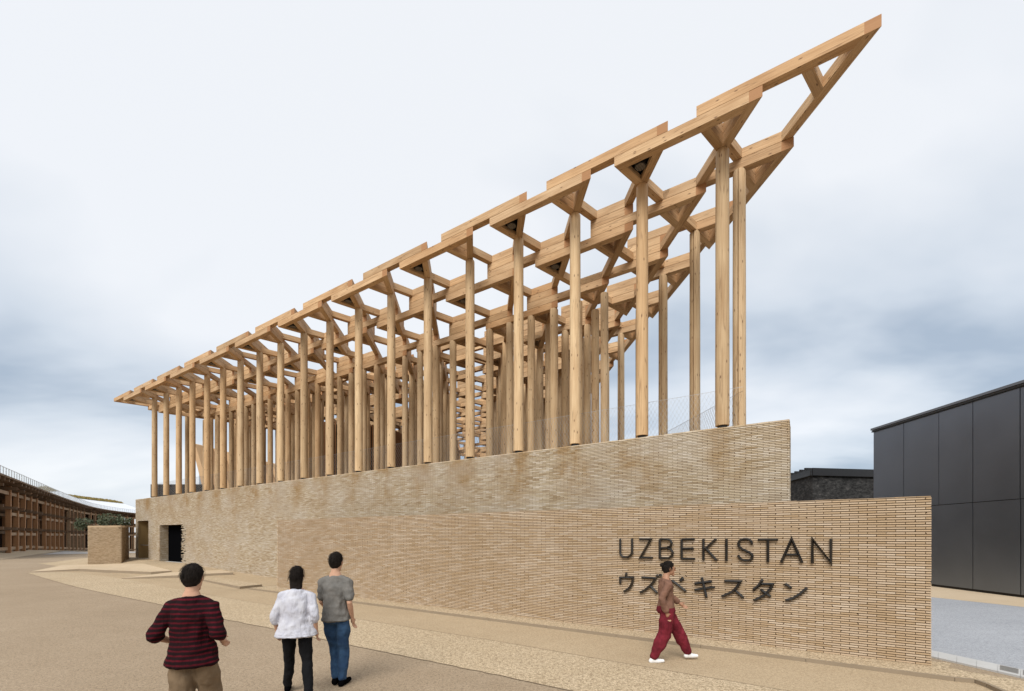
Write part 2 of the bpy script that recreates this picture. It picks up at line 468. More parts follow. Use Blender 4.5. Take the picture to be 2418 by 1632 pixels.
sheet('pavement', [(p.x, p.y) for p in reversed(far)], .006, M['slab'], 'narrow tan pavement under the black metal building', 'pavement')
fk = empty('kerb'); tag(fk, 'pale concrete upstand at the foot of the black metal building', 'kerb', kind='structure')
kerb_run([G(2600, 1415), G(2100, 1374)], -.02, .09, .35, fk, 2.2)

# ------------------------------------------------------------------ brick walls
BP, BH, BL, BT, BD = .235, .0382, .2275, .0255, .05   # pitch, course, brick length, brick height, depth
def brick_outline(l, h, rng):
    """front outline of one long thin brick, now and then with a knocked-off corner"""
    o = [(0, 0), (l, 0), (l, h), (0, h)]
    r = rng.random()
    if r < .26:
        c = rng.choice((0, 1, 2, 3)); k = rng.uniform(.006, .022); g = rng.uniform(.5, .95) * h
        if c == 0: o = [(k, 0), (l, 0), (l, h), (0, h), (0, g)]
        if c == 1: o = [(0, 0), (l - k, 0), (l, g), (l, h), (0, h)]
        if c == 2: o = [(0, 0), (l, 0), (l, h - g), (l - k, h), (0, h)]
        if c == 3: o = [(0, 0), (l, 0), (l, h), (k, h), (0, h - g)]
    return o
def emit_brick(mb, org, ex, nrm, x, z, out, d, proud):
    """org: wall origin, ex: along the wall to the right, nrm: out of the wall"""
    n = len(out); i = len(mb.v)
    for dd in (proud, -d):
        for (a, b) in out:
            p = org + ex * (x + a) + nrm * dd
            mb.v.append((p.x, p.y, z + b))
    mb.f.append(tuple(i + k for k in range(n))); mb.uv += [(x + a, z + b) for a, b in out]
    for k in range(n):
        k2 = (k + 1) % n
        mb.f.append((i + k2, i + k, i + n + k, i + n + k2)); mb.uv += [(0, 0)] * 4

def lay(parent, org, ex, nrm, length, z0, z1, mat, seed, singles=None, skip=None, back=None, name='brickwork'):
    """running bond of long thin bricks; the largest in view are objects, the others one mesh"""
    rng = random.Random(seed); mb = MB(); rows = int(round((z1 - z0) / BH)); cands = []
    for r in range(rows):
        z = z0 + r * BH; x = -(BP / 2 if r % 2 else 0.0)
        while x < length - .01:
            a, b = max(0.0, x), min(length, x + BL)
            if b - a > .03 and not (skip and skip((a + b) / 2, z, rng)):
                cands.append((a, z, b - a, rng.uniform(-.003, .003)))
            x += BP
    chosen = set()
    if singles:
        order = sorted(range(len(cands)), key=lambda i: singles(cands[i][0], cands[i][1]) + (0 if cands[i][2] > .2 else 1e6))
        chosen = set(order[:300])
    for i, (x, z, l, pr) in enumerate(cands):
        if i not in chosen:
            emit_brick(mb, org, ex, nrm, x, z, brick_outline(l, BT, rng), BD, pr)
    variants = []
    ang = math.atan2(ex.y, ex.x)
    for k in range(10):
        vb = MB(); emit_brick(vb, Vector((0, 0, 0)), Vector((1, 0, 0)), Vector((0, -1, 0)), 0, 0, brick_outline(BL, BT, rng), BD, 0)
        me = bpy.data.meshes.new('brick'); me.from_pydata(vb.v, [], vb.f); me.materials.append(mat); variants.append(me)
    for i in sorted(chosen):
        x, z, l, pr = cands[i]
        o = link('brick', rng.choice(variants), parent)
        p = org + ex * x + nrm * pr
        o.location = (p.x, p.y, z); o.rotation_euler = (0, 0, ang)
    bw = mb.build(name, mat, parent); bw['kind'] = 'stuff'
    return bw

EX = Vector((-EA.x, -EA.y, 0))         # along the walls, to the right
OUT = Vector((-NN.x, -NN.y, 0))        # out of the walls, towards the visitor
# --- sign wall
T0s, T1s = -1.61, 16.9
sw = empty('sign_wall', WP(DS, 4)); tag(sw, 'low tan brick wall in front, carrying the dark lettering', 'wall')
def part(root, o): o.parent = root; o.matrix_parent_inverse = Matrix.Translation(-root.location); return o
sw.location = (0, 0, 0)
L_s = T1s - T0s
org_s = WP(DS, T1s)
lay(sw, org_s, EX, OUT, L_s, .06, 2.655, M['sign_brick'], 3, singles=lambda x, z: (L_s - x) * 1.0 + abs(z - 1.9) * .55)
m = MB(); m.prism([WP(DS + .02, T1s)[:2], WP(DS + .02, T0s + .006)[:2], WP(DS + .34, T0s + .006)[:2], WP(DS + .34, T1s)[:2]], -.02, 2.642, (EX.x, EX.y))
m.build('mortar_core', M['mortar'], sw)
# end face and coping course
lay(sw, WP(DS + .03, T0s), Vector((NN.x, NN.y, 0)), Vector((-EA.x, -EA.y, 0)), .32, .06, 2.655, M['sign_brick'], 5, name='end_brickwork')
rng = random.Random(9)
x = 0.0
cop = MB()
while x < L_s - .05:
    l = min(.262, L_s - x)
    q = [org_s + EX * x + OUT * (-.02), org_s + EX * (x + l - .003) + OUT * (-.02), org_s + EX * (x + l - .003) - OUT * .33, org_s + EX * x - OUT * .33]
    cop.prism([(p.x, p.y) for p in q], 2.657, 2.664 + rng.uniform(0, .005), (EX.x, EX.y)); x += l
cop.build('coping', M['sign_brick'], sw)['kind'] = 'stuff'

# --- long main wall of the pavilion
T0m, T1m = .30, 39.7; ZTM = 4.64
DOOR = (32.04, 35.38, .38, 2.76); NICHE = (37.30, 39.35, .5, 3.12)
mw = empty('pavilion_wall'); tag(mw, 'long pale brick wall with rusty stains under the timber posts', 'wall')
L_m = T1m - T0m
org_m = WP(DM, T1m)
def skip_main(x, z, rng):
    t = T1m - x
    for (a, b, za, zb) in (DOOR, NICHE):
        if a < t < b and za - .02 < z < zb - BT: return True
    # toothed jamb on the right of the doorway: bricks left out in a ragged edge
    if DOOR[0] - .62 < t <= DOOR[0] and z < DOOR[3]:
        return rng.random() < .62 * (1 - (DOOR[0] - t) / .62)
    return False
lay(mw, org_m, EX, OUT, L_m, .02, ZTM - .01, M['main_brick'], 11, singles=lambda x, z: (L_m - x) + abs(z - 3.9) * .9 + (1e5 if z < 2.7 else 0), skip=skip_main)
def core(t0, t1, z0, z1, d0=.014, d1=.9, name='mortar_core', mat='mortar_pale'):
    q = [WP(DM + d0, t1)[:2], WP(DM + d0, t0)[:2], WP(DM + d1, t0)[:2], WP(DM + d1, t1)[:2]]
    m = MB(); m.prism(q, z0, z1, (EX.x, EX.y)); return m.build(name, M[mat], mw)
ZB = -.1
core(T0m + .006, DOOR[0] - .66, ZB, ZTM - .012)
core(DOOR[0] - .66, DOOR[0], DOOR[3], ZTM - .012)
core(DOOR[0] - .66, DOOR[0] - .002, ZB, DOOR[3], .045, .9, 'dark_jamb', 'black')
core(DOOR[0], DOOR[1], DOOR[3], ZTM - .012); core(DOOR[1], NICHE[0], ZB, ZTM - .012)
core(NICHE[0], NICHE[1], NICHE[3], ZTM - .012); core(NICHE[1], T1m - .006, ZB, ZTM - .012)
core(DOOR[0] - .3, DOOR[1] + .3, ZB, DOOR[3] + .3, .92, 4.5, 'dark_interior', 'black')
core(DOOR[0], DOOR[1], ZB, DOOR[2], .02, .92, 'door_sill', 'concrete')
core(NICHE[0], NICHE[1], ZB, NICHE[2], .02, 1.3, 'niche_sill', 'slab')
core(NICHE[0], NICHE[1], NICHE[2], NICHE[3], .95, 1.3, 'niche_panel', 'ochre')
core(NICHE[1] - .02, NICHE[1] - .002, NICHE[2], NICHE[3], .03, .95, 'niche_side', 'ochre')
core(NICHE[0] + .002, NICHE[0] + .02, NICHE[2], NICHE[3], .03, .95, 'niche_side', 'ochre')
m = MB(); m.bar(WP(DM + .2, NICHE[0], 1.42), WP(DM + .2, NICHE[1], 1.42), .05); m.build('handrail', M['steel'], mw)
# brick lining of the far door jamb, then the black opening
lay(mw, WP(DM + .47, DOOR[1] - .012), -Vector((NN.x, NN.y, 0)), Vector((-EA.x, -EA.y, 0)), .45, DOOR[2], DOOR[3], M['main_brick'], 21, name='jamb_brickwork')
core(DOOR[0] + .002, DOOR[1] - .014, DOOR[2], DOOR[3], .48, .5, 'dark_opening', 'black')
lay(mw, WP(DM + .03, T0m), Vector((NN.x, NN.y, 0)), Vector((-EA.x, -EA.y, 0)), .85, .02, ZTM - .01, M['main_brick'], 25, name='end_brickwork')
cop = MB(); x = 0.0
while x < L_m - .05:
    l = min(.262, L_m - x)
    q = [org_m + EX * x + OUT * (-.02), org_m + EX * (x + l - .004) + OUT * (-.02), org_m + EX * (x + l - .004) - OUT * .88, org_m + EX * x - OUT * .88]
    cop.prism([(p.x, p.y) for p in q], ZTM - .009, ZTM + .002 + rng.uniform(0, .006), (EX.x, EX.y)); x += l
cop.build('coping', M['main_brick'], mw)['kind'] = 'stuff'

# --- lettering: strokes with a ridge down the middle
LETTERS = {
  'U': [[(3.312,1.986),(3.312,1.711),(3.301,1.656),(3.261,1.613),(3.188,1.599),(3.11,1.623),(3.066,1.673),(3.055,1.727),(3.055,1.993)]],
  'Z': [[(2.902,1.985),(2.657,1.986),(2.88,1.598),(2.63,1.605)]],
  'B': [[(2.48,1.984),(2.48,1.593)],[(2.48,1.984),(2.342,1.985),(2.271,1.964),(2.246,1.908),(2.266,1.851),(2.332,1.811),(2.48,1.801)],[(2.332,1.809),(2.261,1.783),(2.226,1.722),(2.241,1.649),(2.302,1.607),(2.48,1.593)]],
  'E': [[(2.054,1.986),(2.054,1.595)],[(2.054,1.986),(1.818,1.992)],[(2.054,1.802),(1.832,1.806)],[(2.054,1.595),(1.813,1.605)]],
  'K': [[(1.652,1.992),(1.652,1.579)],[(1.425,1.998),(1.608,1.809),(1.416,1.586)]],
  'I': [[(1.247,1.999),(1.247,1.582)]],
  'S': [[(0.823,1.901),(0.84,1.958),(0.886,1.99),(0.945,1.995),(1.013,1.971),(1.043,1.918),(1.035,1.861),(0.988,1.809),(0.903,1.768),(0.836,1.722),(0.815,1.675),(0.832,1.628),(0.878,1.598),(0.937,1.596),(1.005,1.623),(1.052,1.688)]],
  'T': [[(0.724,1.986),(0.419,1.988)],[(0.57,1.987),(0.57,1.58)]],
  'A': [[(0.364,1.577),(0.209,1.998),(0.054,1.587)],[(0.309,1.72),(0.11,1.724)]],
  'N': [[(-0.094,1.583),(-0.094,1.999),(-0.353,1.596),(-0.353,2.004)]],
  'u': [[(3.179,1.266),(3.185,1.167)],[(3.312,1.029),(3.312,1.161),(3.033,1.175),(3.049,1.066),(3.105,0.954),(3.233,0.858)]],
  'zu': [[(2.853,1.19),(2.568,1.186),(2.599,1.113),(2.672,1.029),(2.778,0.932),(2.886,0.866)],[(2.678,1.029),(2.531,0.886)],[(2.542,1.258),(2.511,1.218)],[(2.48,1.277),(2.454,1.231)]],
  'be': [[(2.332,1.035),(2.226,1.149),(1.976,0.96)],[(2.088,1.193),(2.054,1.154)],[(2.054,1.23),(2.02,1.186)]],
  'ki': [[(1.682,1.249),(1.598,0.867)],[(1.813,1.122),(1.507,1.18)],[(1.813,0.996),(1.457,1.074)]],
  'su': [[(1.283,1.202),(1.013,1.207),(1.065,1.104),(1.151,1.002),(1.327,0.902)],[(1.103,1.039),(0.962,0.91)]],
  'ta': [[(0.655,1.265),(0.712,1.154),(0.803,1.064)],[(0.683,1.182),(0.498,1.19),(0.534,1.091),(0.63,0.973),(0.79,0.872)],[(0.683,1.076),(0.526,0.962)]],
  'n': [[(0.305,1.206),(0.213,1.135)],[(-0.017,1.154),(0.084,1.04),(0.19,0.956),(0.297,0.911)]],
}
def ridge_strokes(strokes, w=.046, rise=.026, stand=.035):
    """each stroke is a bar with a roof-shaped front, standing clear of the wall"""
    mb = MB()
    def P3(s, z, d): return WP(DS - d, s, z)
    for st in strokes:
        pts = [Vector(p) for p in st]; n = len(pts)
        offs = []
        for i in range(n):
            if i == 0: d = (pts[1] - pts[0]).normalized(); o = Vector((-d.y, d.x))
            elif i == n - 1: d = (pts[-1] - pts[-2]).normalized(); o = Vector((-d.y, d.x))
            else:
                d1 = (pts[i] - pts[i - 1]).normalized(); d2 = (pts[i + 1] - pts[i]).normalized()
                n1 = Vector((-d1.y, d1.x)); n2 = Vector((-d2.y, d2.x)); o = (n1 + n2)
                o = o.normalized() if o.length > .2 else n1
                o = o / max(.38, o.dot(n1))
            offs.append(o * w / 2)
        rows = []
        for i, (p, o) in enumerate(zip(pts, offs)):
            rp = p.copy()
            if i == 0: rp += (pts[1] - pts[0]).normalized() * w * .5
            if i == n - 1: rp -= (pts[-1] - pts[-2]).normalized() * w * .5
            l, r = p + o, p - o
            rows.append([P3(l.x, l.y, stand), P3(l.x, l.y, stand + .014), P3(rp.x, rp.y, stand + .014 + rise), P3(r.x, r.y, stand + .014), P3(r.x, r.y, stand)])
        for i in range(n - 1):
            a, b = rows[i], rows[i + 1]
            for k in range(4): mb.face([a[k], a[k + 1], b[k + 1], b[k]])
            mb.face([a[4], a[0], b[0], b[4]])
        for rr in (rows[0], rows[-1]):
            mb.face([rr[0], rr[1], rr[3], rr[4]]); mb.face([rr[1], rr[2], rr[3]])
    # two pins into the wall
    for st in strokes:
        for p in (st[0], st[-1]):
            mb.bar(P3(p[0], p[1], -.02), P3(p[0], p[1], stand + .004), .014)
    return mb
def subdiv(st):
    """round off the curved strokes"""
    if len(st) < 6: return st
    out = [st[0]]
    for i in range(len(st) - 1):
        a, b = Vector(st[i]), Vector(st[i + 1])
        p0 = Vector(st[max(0, i - 1)]); p3 = Vector(st[min(len(st) - 1, i + 2)])
        for u in (.5, 1.0):
            c = ((2 * a) + (b - p0) * u + (2 * p0 - 5 * a + 4 * b - p3) * u * u + (-p0 + 3 * a - 3 * b + p3) * u ** 3) * .5
            out.append((c.x, c.y))
    return out
lat = empty('lettering'); tag(lat, 'upper row of dark bronze capital letters on the sign wall', 'lettering')
jap = empty('lettering'); tag(jap, 'lower row of dark bronze katakana characters on the sign wall', 'lettering')
for k in 'UZBEKISTAN': ridge_strokes([subdiv(s) if k in 'US' else s for s in LETTERS[k]]).build('letter', M['letter'], lat)
for k in ('u', 'zu', 'be', 'ki', 'su', 'ta', 'n'): ridge_strokes(LETTERS[k], .05).build('letter', M['letter'], jap)

# ------------------------------------------------------------------ timber canopy
# Logs carry a lattice of hexagons and triangles.  Every hexagon has its own frame: three long beams (3 cells)
# that make a triangle and three short ones that cut its corners.  Frames lie in stacked layers, two for the
# outer ring of hexagons, the next two for the second ring and so on, so they interlock at the small triangles.
LA, LB = .995, 1.172
N0 = NN * 12.02 + EA * 1.718
def LAT(p, q): return N0 + EA * (p * LA) + EB * (q * LB)
ECv = (EB * LB - EA * LA); EC = ECv.normalized()
BW = .205; LH, LG = .2405, .2525
ZTOP = CAM_H + 10.0
def perp(d): return Vector((-d.y, d.x))
def isect(p, d, q, e_):
    c = d.x * e_.y - d.y * e_.x
    s = ((q.x - p.x) * e_.y - (q.y - p.y) * e_.x) / c
    return p + d * s
def ccw(poly):
    a = sum(poly[i][0] * poly[(i + 1) % 4][1] - poly[(i + 1) % 4][0] * poly[i][1] for i in range(4))
    return poly if a > 0 else poly[::-1]
def beam_poly(p0, d, side, cut0, cut1):
    """beam centred on the line p0+d; cut0/cut1 = (point, direction) lines that trim its ends"""
    s = perp(d) * BW / 2
    P = []
    for o, order in ((s, (cut0, cut1)), (-s, (cut1, cut0))):
        for c in order: P.append(isect(p0 + o, d, c[0], c[1]))
    return ccw([(v.x, v.y) for v in P])
NR = 20
def ring_of(i, j): return min(i, j, NR - i - j)
def layer_of(i, j):
    r = ring_of(i, j); k = NR - i - j
    if j == r: par = (i - r) % 2
    elif i == r: par = (j - r) % 2
    else: par = (i - r) % 2
    base = {0: 0, 1: 2, 2: 4, 3: 2, 4: 0, 5: 2, 6: 4}[r]
    return base + par
def offs(line_p, d, inside, f):
    """the face line of a beam; f=+1 the face away from 'inside', -1 the inner face"""
    s = perp(d)
    if s.dot(inside - line_p) > 0: s = -s
    return (line_p + s * (BW / 2 * f), d)
pieces = []        # (plan polygon, axis, layer)
tri_layers = {}    # small triangle -> layers present
def frame(i, j, lay_):
    p, q = -2 + 2 * i, -1 + 2 * j
    Rr, Ll, Bb = LAT(p, q), LAT(p + 3, q), LAT(p, q + 3)
    cen = (Rr + Ll + Bb) / 3
    A_o, A_i = offs(Rr, EA, cen, 1), offs(Rr, EA, cen, -1)
    B_o, B_i = offs(Rr, EB, cen, 1), offs(Rr, EB, cen, -1)
    C_o, C_i = offs(Ll, EC, cen, 1), offs(Ll, EC, cen, -1)
    pieces.append((beam_poly(Rr, EA, 0, B_i, C_o), EA, lay_))
    pieces.append((beam_poly(Rr, EB, 0, A_o, C_i), EB, lay_))
    pieces.append((beam_poly(Ll, EC, 0, A_i, B_o), EC, lay_))
    pieces.append((beam_poly(LAT(p, q + 2), EA, 0, B_i, C_i), EA, lay_))
    pieces.append((beam_poly(LAT(p + 2, q), EB, 0, A_i, C_i), EB, lay_))
    pieces.append((beam_poly(LAT(p + 1, q), EC, 0, A_i, B_i), EC, lay_))
    for V in ((p, q + 1), (p + 2, q + 1), (p, q + 3)): tri_layers.setdefault(V, set()).add(lay_)
for i in range(NR + 1):
    for j in range(NR + 1 - i):
        frame(i, j, layer_of(i, j))
# packing triangles where two frames meet with a layer between them
for (p, q), ls in tri_layers.items():
    for l in range(min(ls) + 1, max(ls)):
        if l in ls: continue
        a_, b_, v_ = LAT(p, q - 1), LAT(p + 1, q - 1), LAT(p, q); cen = (a_ + b_ + v_) / 3
        A_o, A_i = offs(a_, EA, cen, 1), offs(a_, EA, cen, -1)
        B_o, B_i = offs(a_, EB, cen, 1), offs(a_, EB, cen, -1)
        C_o, C_i = offs(b_, EC, cen, 1), offs(b_, EC, cen, -1)
        pieces.append((beam_poly(a_, EA, 0, B_i, C_o), EA, l))
        pieces.append((beam_poly(a_, EB, 0, A_o, C_i), EB, l))
        pieces.append((beam_poly(b_, EC, 0, A_i, B_o), EC, l))

canopy = empty('timber_canopy'); tag(canopy, 'tall open canopy of round timber posts carrying a hexagonal lattice of stacked beams', 'canopy')
def size_in_view(pc):
    pl = pc[0]; c = Vector((sum(x for x, _ in pl) / 4, sum(y for _, y in pl) / 4))
    if c.y < 1: return 0
    L = max((Vector(pl[0]) - Vector(pl[k])).length for k in (1, 2, 3))
    return (L + .5) / c.y ** 2
pieces.sort(key=size_in_view, reverse=True)
rest = MB(); rb = random.Random(4)
for n, (pl, ax, l) in enumerate(pieces):
    zt = ZTOP - l * LG; mb = MB() if n < 300 else rest
    jit = rb.uniform(-.002, .002)
    mb.prism(pl, zt - LH + jit, zt + jit, (ax.x, ax.y), rb.uniform(0, 60))
    if n < 300: mb.build('beam', M['beam'], canopy)
rest.build('lattice_beams', M['beam'], canopy)['kind'] = 'stuff'

# --- logs
def log_mesh(h, r, seed, groove=None, seg=20):
    rg = random.Random(seed); mb = MB(); rows = 9
    ph = rg.uniform(0, 6.3); u0 = rg.uniform(0, 50)
    th = [2 * math.pi * k / seg for k in range(seg)]
    if groove is not None:
        th = sorted(th + [groove - .085, groove - .065, groove + .065, groove + .085])
    rings_ = []
    zs = [0] + [h * k / rows for k in range(1, rows)] + [h - .035, h]
    for z in zs:
        rr = r * (1.02 - .05 * z / h) * (1 + .008 * math.sin(z * 1.7 + ph)) * (.9 if z == h else 1)
        ring_ = []
        for a in th:
            k = rr * (1 + .012 * math.sin(3 * a + ph + z * .3))
            if groove is not None and abs(((a - groove + math.pi) % (2 * math.pi)) - math.pi) < .07: k *= .7
            ring_.append((k * math.cos(a), k * math.sin(a), z))
        rings_.append(ring_)
    m = len(th)
    for i in range(len(zs) - 1):
        for k in range(m):
            k2 = (k + 1) % m
            a0 = th[k]; a1 = th[k2] if k2 else th[0] + 2 * math.pi
            mb.face([rings_[i][k], rings_[i][k2], rings_[i + 1][k2], rings_[i + 1][k]],
                    [(u0 + zs[i], r * a0), (u0 + zs[i], r * a1), (u0 + zs[i + 1], r * a1), (u0 + zs[i + 1], r * a0)])
    mb.face(list(reversed(rings_[0]))); mb.face(rings_[-1])
    return mb
def finish(mb, name, mat, parent, loc):
    o = mb.build(name, mat, parent, smooth=True, loc=loc)
    bm = bmesh.new(); bm.from_mesh(o.data); bmesh.ops.remove_doubles(bm, verts=bm.verts, dist=1e-4)
    for e_ in bm.edges:
        if len(e_.link_faces) == 2 and e_.calc_face_angle(0) > .6: e_.smooth = False
    bm.to_mesh(o.data); bm.free(); return o
ZDECK = CAM_H + 2.47; ZEDGE = CAM_H + 2.72
cache = {}
def post(p, q, zb, zt, r=.158, groove=None, seed=0, foot=False):
    key = (round(zt - zb, 2), r, groove is not None and round(groove, 1), seed % 4)
    w = LAT(p, q)
    if key in cache: o = link('post', cache[key], canopy, (w.x, w.y, zb)); 
    else:
        o = finish(log_mesh(zt - zb, r, seed, groove), 'post', M['log'], canopy, (w.x, w.y, zb)); cache[key] = o.data
    if groove is None: o.rotation_euler = (0, 0, seed * 2.399)
    if foot:
        m = MB(); n = 12
        m.prism([(w.x + .115 * math.cos(2 * math.pi * k / n), w.y + .115 * math.sin(2 * math.pi * k / n)) for k in range(n)], ZTM - .02, zb + .01)
        m.build('post_foot', M['dark_steel'], canopy)
def under(l): return ZTOP - l * LG - LH - .004
for k in range(19): post(2 * k, 0, ZEDGE, under(1), .160, seed=k, foot=True)
for k in range(0, 19): post(-1, 1 + 2 * k, ZDECK, under(1), .158, groove=4.08, seed=k + 3)
for k in range(1, 19): post(38 - 2 * k, 1 + 2 * k, ZDECK, under(1), .155, seed=k + 5)
rg = random.Random(12)
done = set()
def inner(p, q, l=5):
    if (p, q) in done: return
    done.add((p, q)); post(p, q, ZDECK, under(l), .135 + .03 * rg.random(), seed=rg.randrange(40))
post(2, 3, ZDECK, under(5), .14, seed=9); done.add((2, 3))
for p in range(3, 34): inner(p, 3)
for q in range(4, 35): inner(2, q)
for k in range(1, 31): inner(2 + k, 34 - k)
rg2 = random.Random(31)
for (p, q), ls in sorted(tri_layers.items()):
    i_, j_ = (p + 2) // 2, q // 2
    if min(i_, j_, 20 - i_ - j_) >= 3 and rg2.random() < .8: inner(p, q, max(ls))
for i_ in range(4, 15): inner(-2 + 2 * i_, 5, layer_of(i_, 2))
for j_ in range(4, 13): inner(4, -1 + 2 * j_, layer_of(2, j_))
for (p, q) in ((4, 4), (8, 4), (14, 4), (20, 4), (26, 4), (3, 5), (5, 7)): inner(p, q)
# --- lamps set into every second bracket
def lamp(p, q, l):
    a_, b_, v_ = LAT(p, q - 1), LAT(p + 1, q - 1), LAT(p, q); cen = (a_ + b_ + v_) / 3
    A_i = offs(a_, EA, cen, -1); B_i = offs(a_, EB, cen, -1); C_i = offs(b_, EC, cen, -1)
    tri = [isect(A_i[0], EA, B_i[0], EB), isect(A_i[0], EA, C_i[0], EC), isect(B_i[0], EB, C_i[0], EC)]
    c = (tri[0] + tri[1] + tri[2]) / 3
    tri = [c + (t - c) * .99 for t in tri]
    z = ZTOP - l * LG - .12
    ar = (tri[1] - tri[0]).cross(tri[2] - tri[0])
    tr = tri if ar > 0 else tri[::-1]
    m = MB(); m.prism([(t.x, t.y) for t in tr], z, z + .02); pl = m.build('lamp_plate', M['black'], canopy)
    r = .145; n = 18
    m = MB(); m.prism([(c.x + r * math.cos(2 * math.pi * k / n), c.y + r * math.sin(2 * math.pi * k / n)) for k in range(n)], z - .095, z - .002); hd = m.build('lamp_head', M['dark_steel'], canopy)
    m = MB()
    for gx in range(-3, 4):
        for gy in range(-3, 4):
            if gx * gx + gy * gy < 11:
                x, y = c.x + gx * .036, c.y + gy * .036
                m.prism([(x + .012 * math.cos(a), y + .012 * math.sin(a)) for a in (0, 1.05, 2.1, 3.14, 4.19, 5.24)], z - .101, z - .094)
    m.build('lamp_lens', M['lens'], hd)
for k in range(1, 20, 2): lamp(2 * k, 0, 1)
for p in range(4, 34, 4): lamp(p, 2, 3)
# --- deck and inner walls of the plot, seen only as bounce light and from aside
def tri_plan(m0):
    return [LAT(-1 - .3 + m0, 1 + m0 * .6)[:], LAT(37.5, 1)[:], LAT(-1.3 + m0, 38)[:]]
deck = MB(); c0, c1, c2 = WP(DM + .88, T0m), WP(DM + .88, T1m), LAT(-1.2, 40.5)
pl = [(c0.x, c0.y), (c2.x, c2.y), (c1.x, c1.y)]
deck.prism(pl[::-1] if sum(pl[i][0] * pl[(i + 1) % 3][1] - pl[(i + 1) % 3][0] * pl[i][1] for i in range(3)) < 0 else pl, -.05, ZDECK + .002)
dk = deck.build('roof_deck', M['cavity'], mw)
# --- wire netting behind the outer posts
net = MB()
def netting(o, ex, length, z0, h, pitch=.105, r=.0016):
    n = int(length / pitch)
    slope = h / 1.75
    for k in range(-int(slope / pitch), n):
        for sg in (0, 1):
            x0 = k * pitch; x1 = x0 + slope
            a, b = (x0, x1) if sg == 0 else (x1, x0)
            za, zb = z0, z0 + h
            if min(a, b) < 0 or max(a, b) > length: continue
            p, q = o + ex * a, o + ex * b
            net.bar((p.x, p.y, za), (q.x, q.y, zb), r * 2)
    for zz in (z0 + .02, z0 + h):
        p, q = o, o + ex * length; net.bar((p.x, p.y, zz), (q.x, q.y, zz), .007)
netting(WP(12.32, T1m - .6), EX, L_m - 1.6, ZTM - .02, 1.12)
pB = WP(12.32, T0m + 1.0); netting(pB, Vector((EB.x, EB.y, 0)), 20, ZTM - .05, 1.05)
nn_ = net.build('wire_netting', M['steel'], mw); nn_['kind'] = 'stuff'
# --- slatted drum on the deck
dc = Vector((-12.3, 34.5)); dr = 3.7
drum = empty('slatted_drum'); tag(drum, 'round room of dark vertical slats standing behind the posts', 'screen')
m = MB(); n = 48
m.prism([(dc.x + (dr - .12) * math.cos(2 * math.pi * k / n), dc.y + (dr - .12) * math.sin(2 * math.pi * k / n)) for k in range(n)], ZDECK, ZDECK + 5.3)
m.build('drum_core', M['black'], drum)
for k in range(150):
    a = 2 * math.pi * k / 150; d = Vector((math.cos(a), math.sin(a))); s = perp(d)
    q = [dc + d * (dr - .05) - s * .035, dc + d * (dr + .06) - s * .035, dc + d * (dr + .06) + s * .035, dc + d * (dr - .05) + s * .035]
    m = MB(); m.prism(ccw([(v.x, v.y) for v in q]), ZDECK, ZDECK + 5.45, (d.x, d.y), k * .7); m.build('slat', M['slat'], drum)

# ------------------------------------------------------------------ brick planter and its shrub
def planter():
    e_ = empty('brick_planter'); tag(e_, 'box-shaped brick planter standing on a tan slab left of the long wall', 'planter')
    z0, z1 = .05, 2.74
    Zp = 29.6
    a = Vector(((207 - CX) / F * Zp, Zp)); b = Vector(((287 - CX) / F * (Zp - .9), Zp - .9))
    c = Vector(((305 - CX) / F * (Zp + 1.1), Zp + 1.1)); d = c + (a - b)
    P_ = [a, b, c, d]
    cen = (a + b + c + d) / 4
    inn = [cen + (p - cen) * .985 for p in P_]
    m = MB(); m.prism([(p.x, p.y) for p in inn], -.1, z1 - .12); m.build('planter_core', M['mortar_pale'], e_)
    for k, (p, q) in enumerate(((a, b), (b, c))):
        u = (q - p); L = u.length; u.normalize(); n = Vector((u.y, -u.x))
        lay(e_, Vector((p.x, p.y, 0)), Vector((u.x, u.y, 0)), Vector((n.x, n.y, 0)), L, z0, z1, M['planter_brick'], 40 + k)
    for k, (p, q) in enumerate(((a, b), (b, c), (c, d), (d, a))):
        u = (q - p).normalized(); n = Vector((-u.y, u.x))
        m = MB(); m.prism([(p.x, p.y), (q.x, q.y), (q + n * .2).to_tuple(), (p + n * .2).to_tuple()], z1 - .13, z1 - .005 - k * .002, (u.x, u.y)); m.build('planter_rim', M['planter_brick'], e_)
    m = MB(); m.prism([(p.x, p.y) for p in [cen + (p - cen) * .9 for p in P_]], z1 - .12, z1 - .06); m.build('soil', M['kerb'], e_)
    return cen, z1
pc, pz = planter()

M['leaf'] = (lambda k: (k.col(k.ramp(island_random(k), [(0, (.055, .075, .04)), (.5, (.095, .12, .07)), (1, (.16, .18, .115))])), k.m)[1])(NT('shrub_leaf', .6, .3))
M['bark'] = flat('bark', (.14, .095, .06), .9, .1, var=.3, scale=10)
M['dry'] = (lambda k: (k.col(k.ramp(island_random(k), [(0, (.28, .19, .07)), (.5, (.38, .28, .11)), (1, (.22, .22, .07))])), k.m)[1])(NT('dry_grass', .9, .1))
def leaf_cloud(mb, rg, c, r, n, size):
    for _ in range(n):
        while True:
            v = Vector((rg.uniform(-1, 1), rg.uniform(-1, 1), rg.uniform(-1, 1)))
            if .25 < v.length < 1: break
        p = c + Vector((v.x * r.x, v.y * r.y, v.z * r.z))
        d = Vector((rg.gauss(0, 1), rg.gauss(0, 1), rg.gauss(0, .6) + .3)).normalized(); s = d.cross(Vector((rg.gauss(0, 1), rg.gauss(0, 1), rg.gauss(0, 1)))).normalized()
        l = size * rg.uniform(.6, 1.4); w = l * .32
        mb.face([p, p + d * l * .5 + s * w, p + d * l, p + d * l * .5 - s * w])
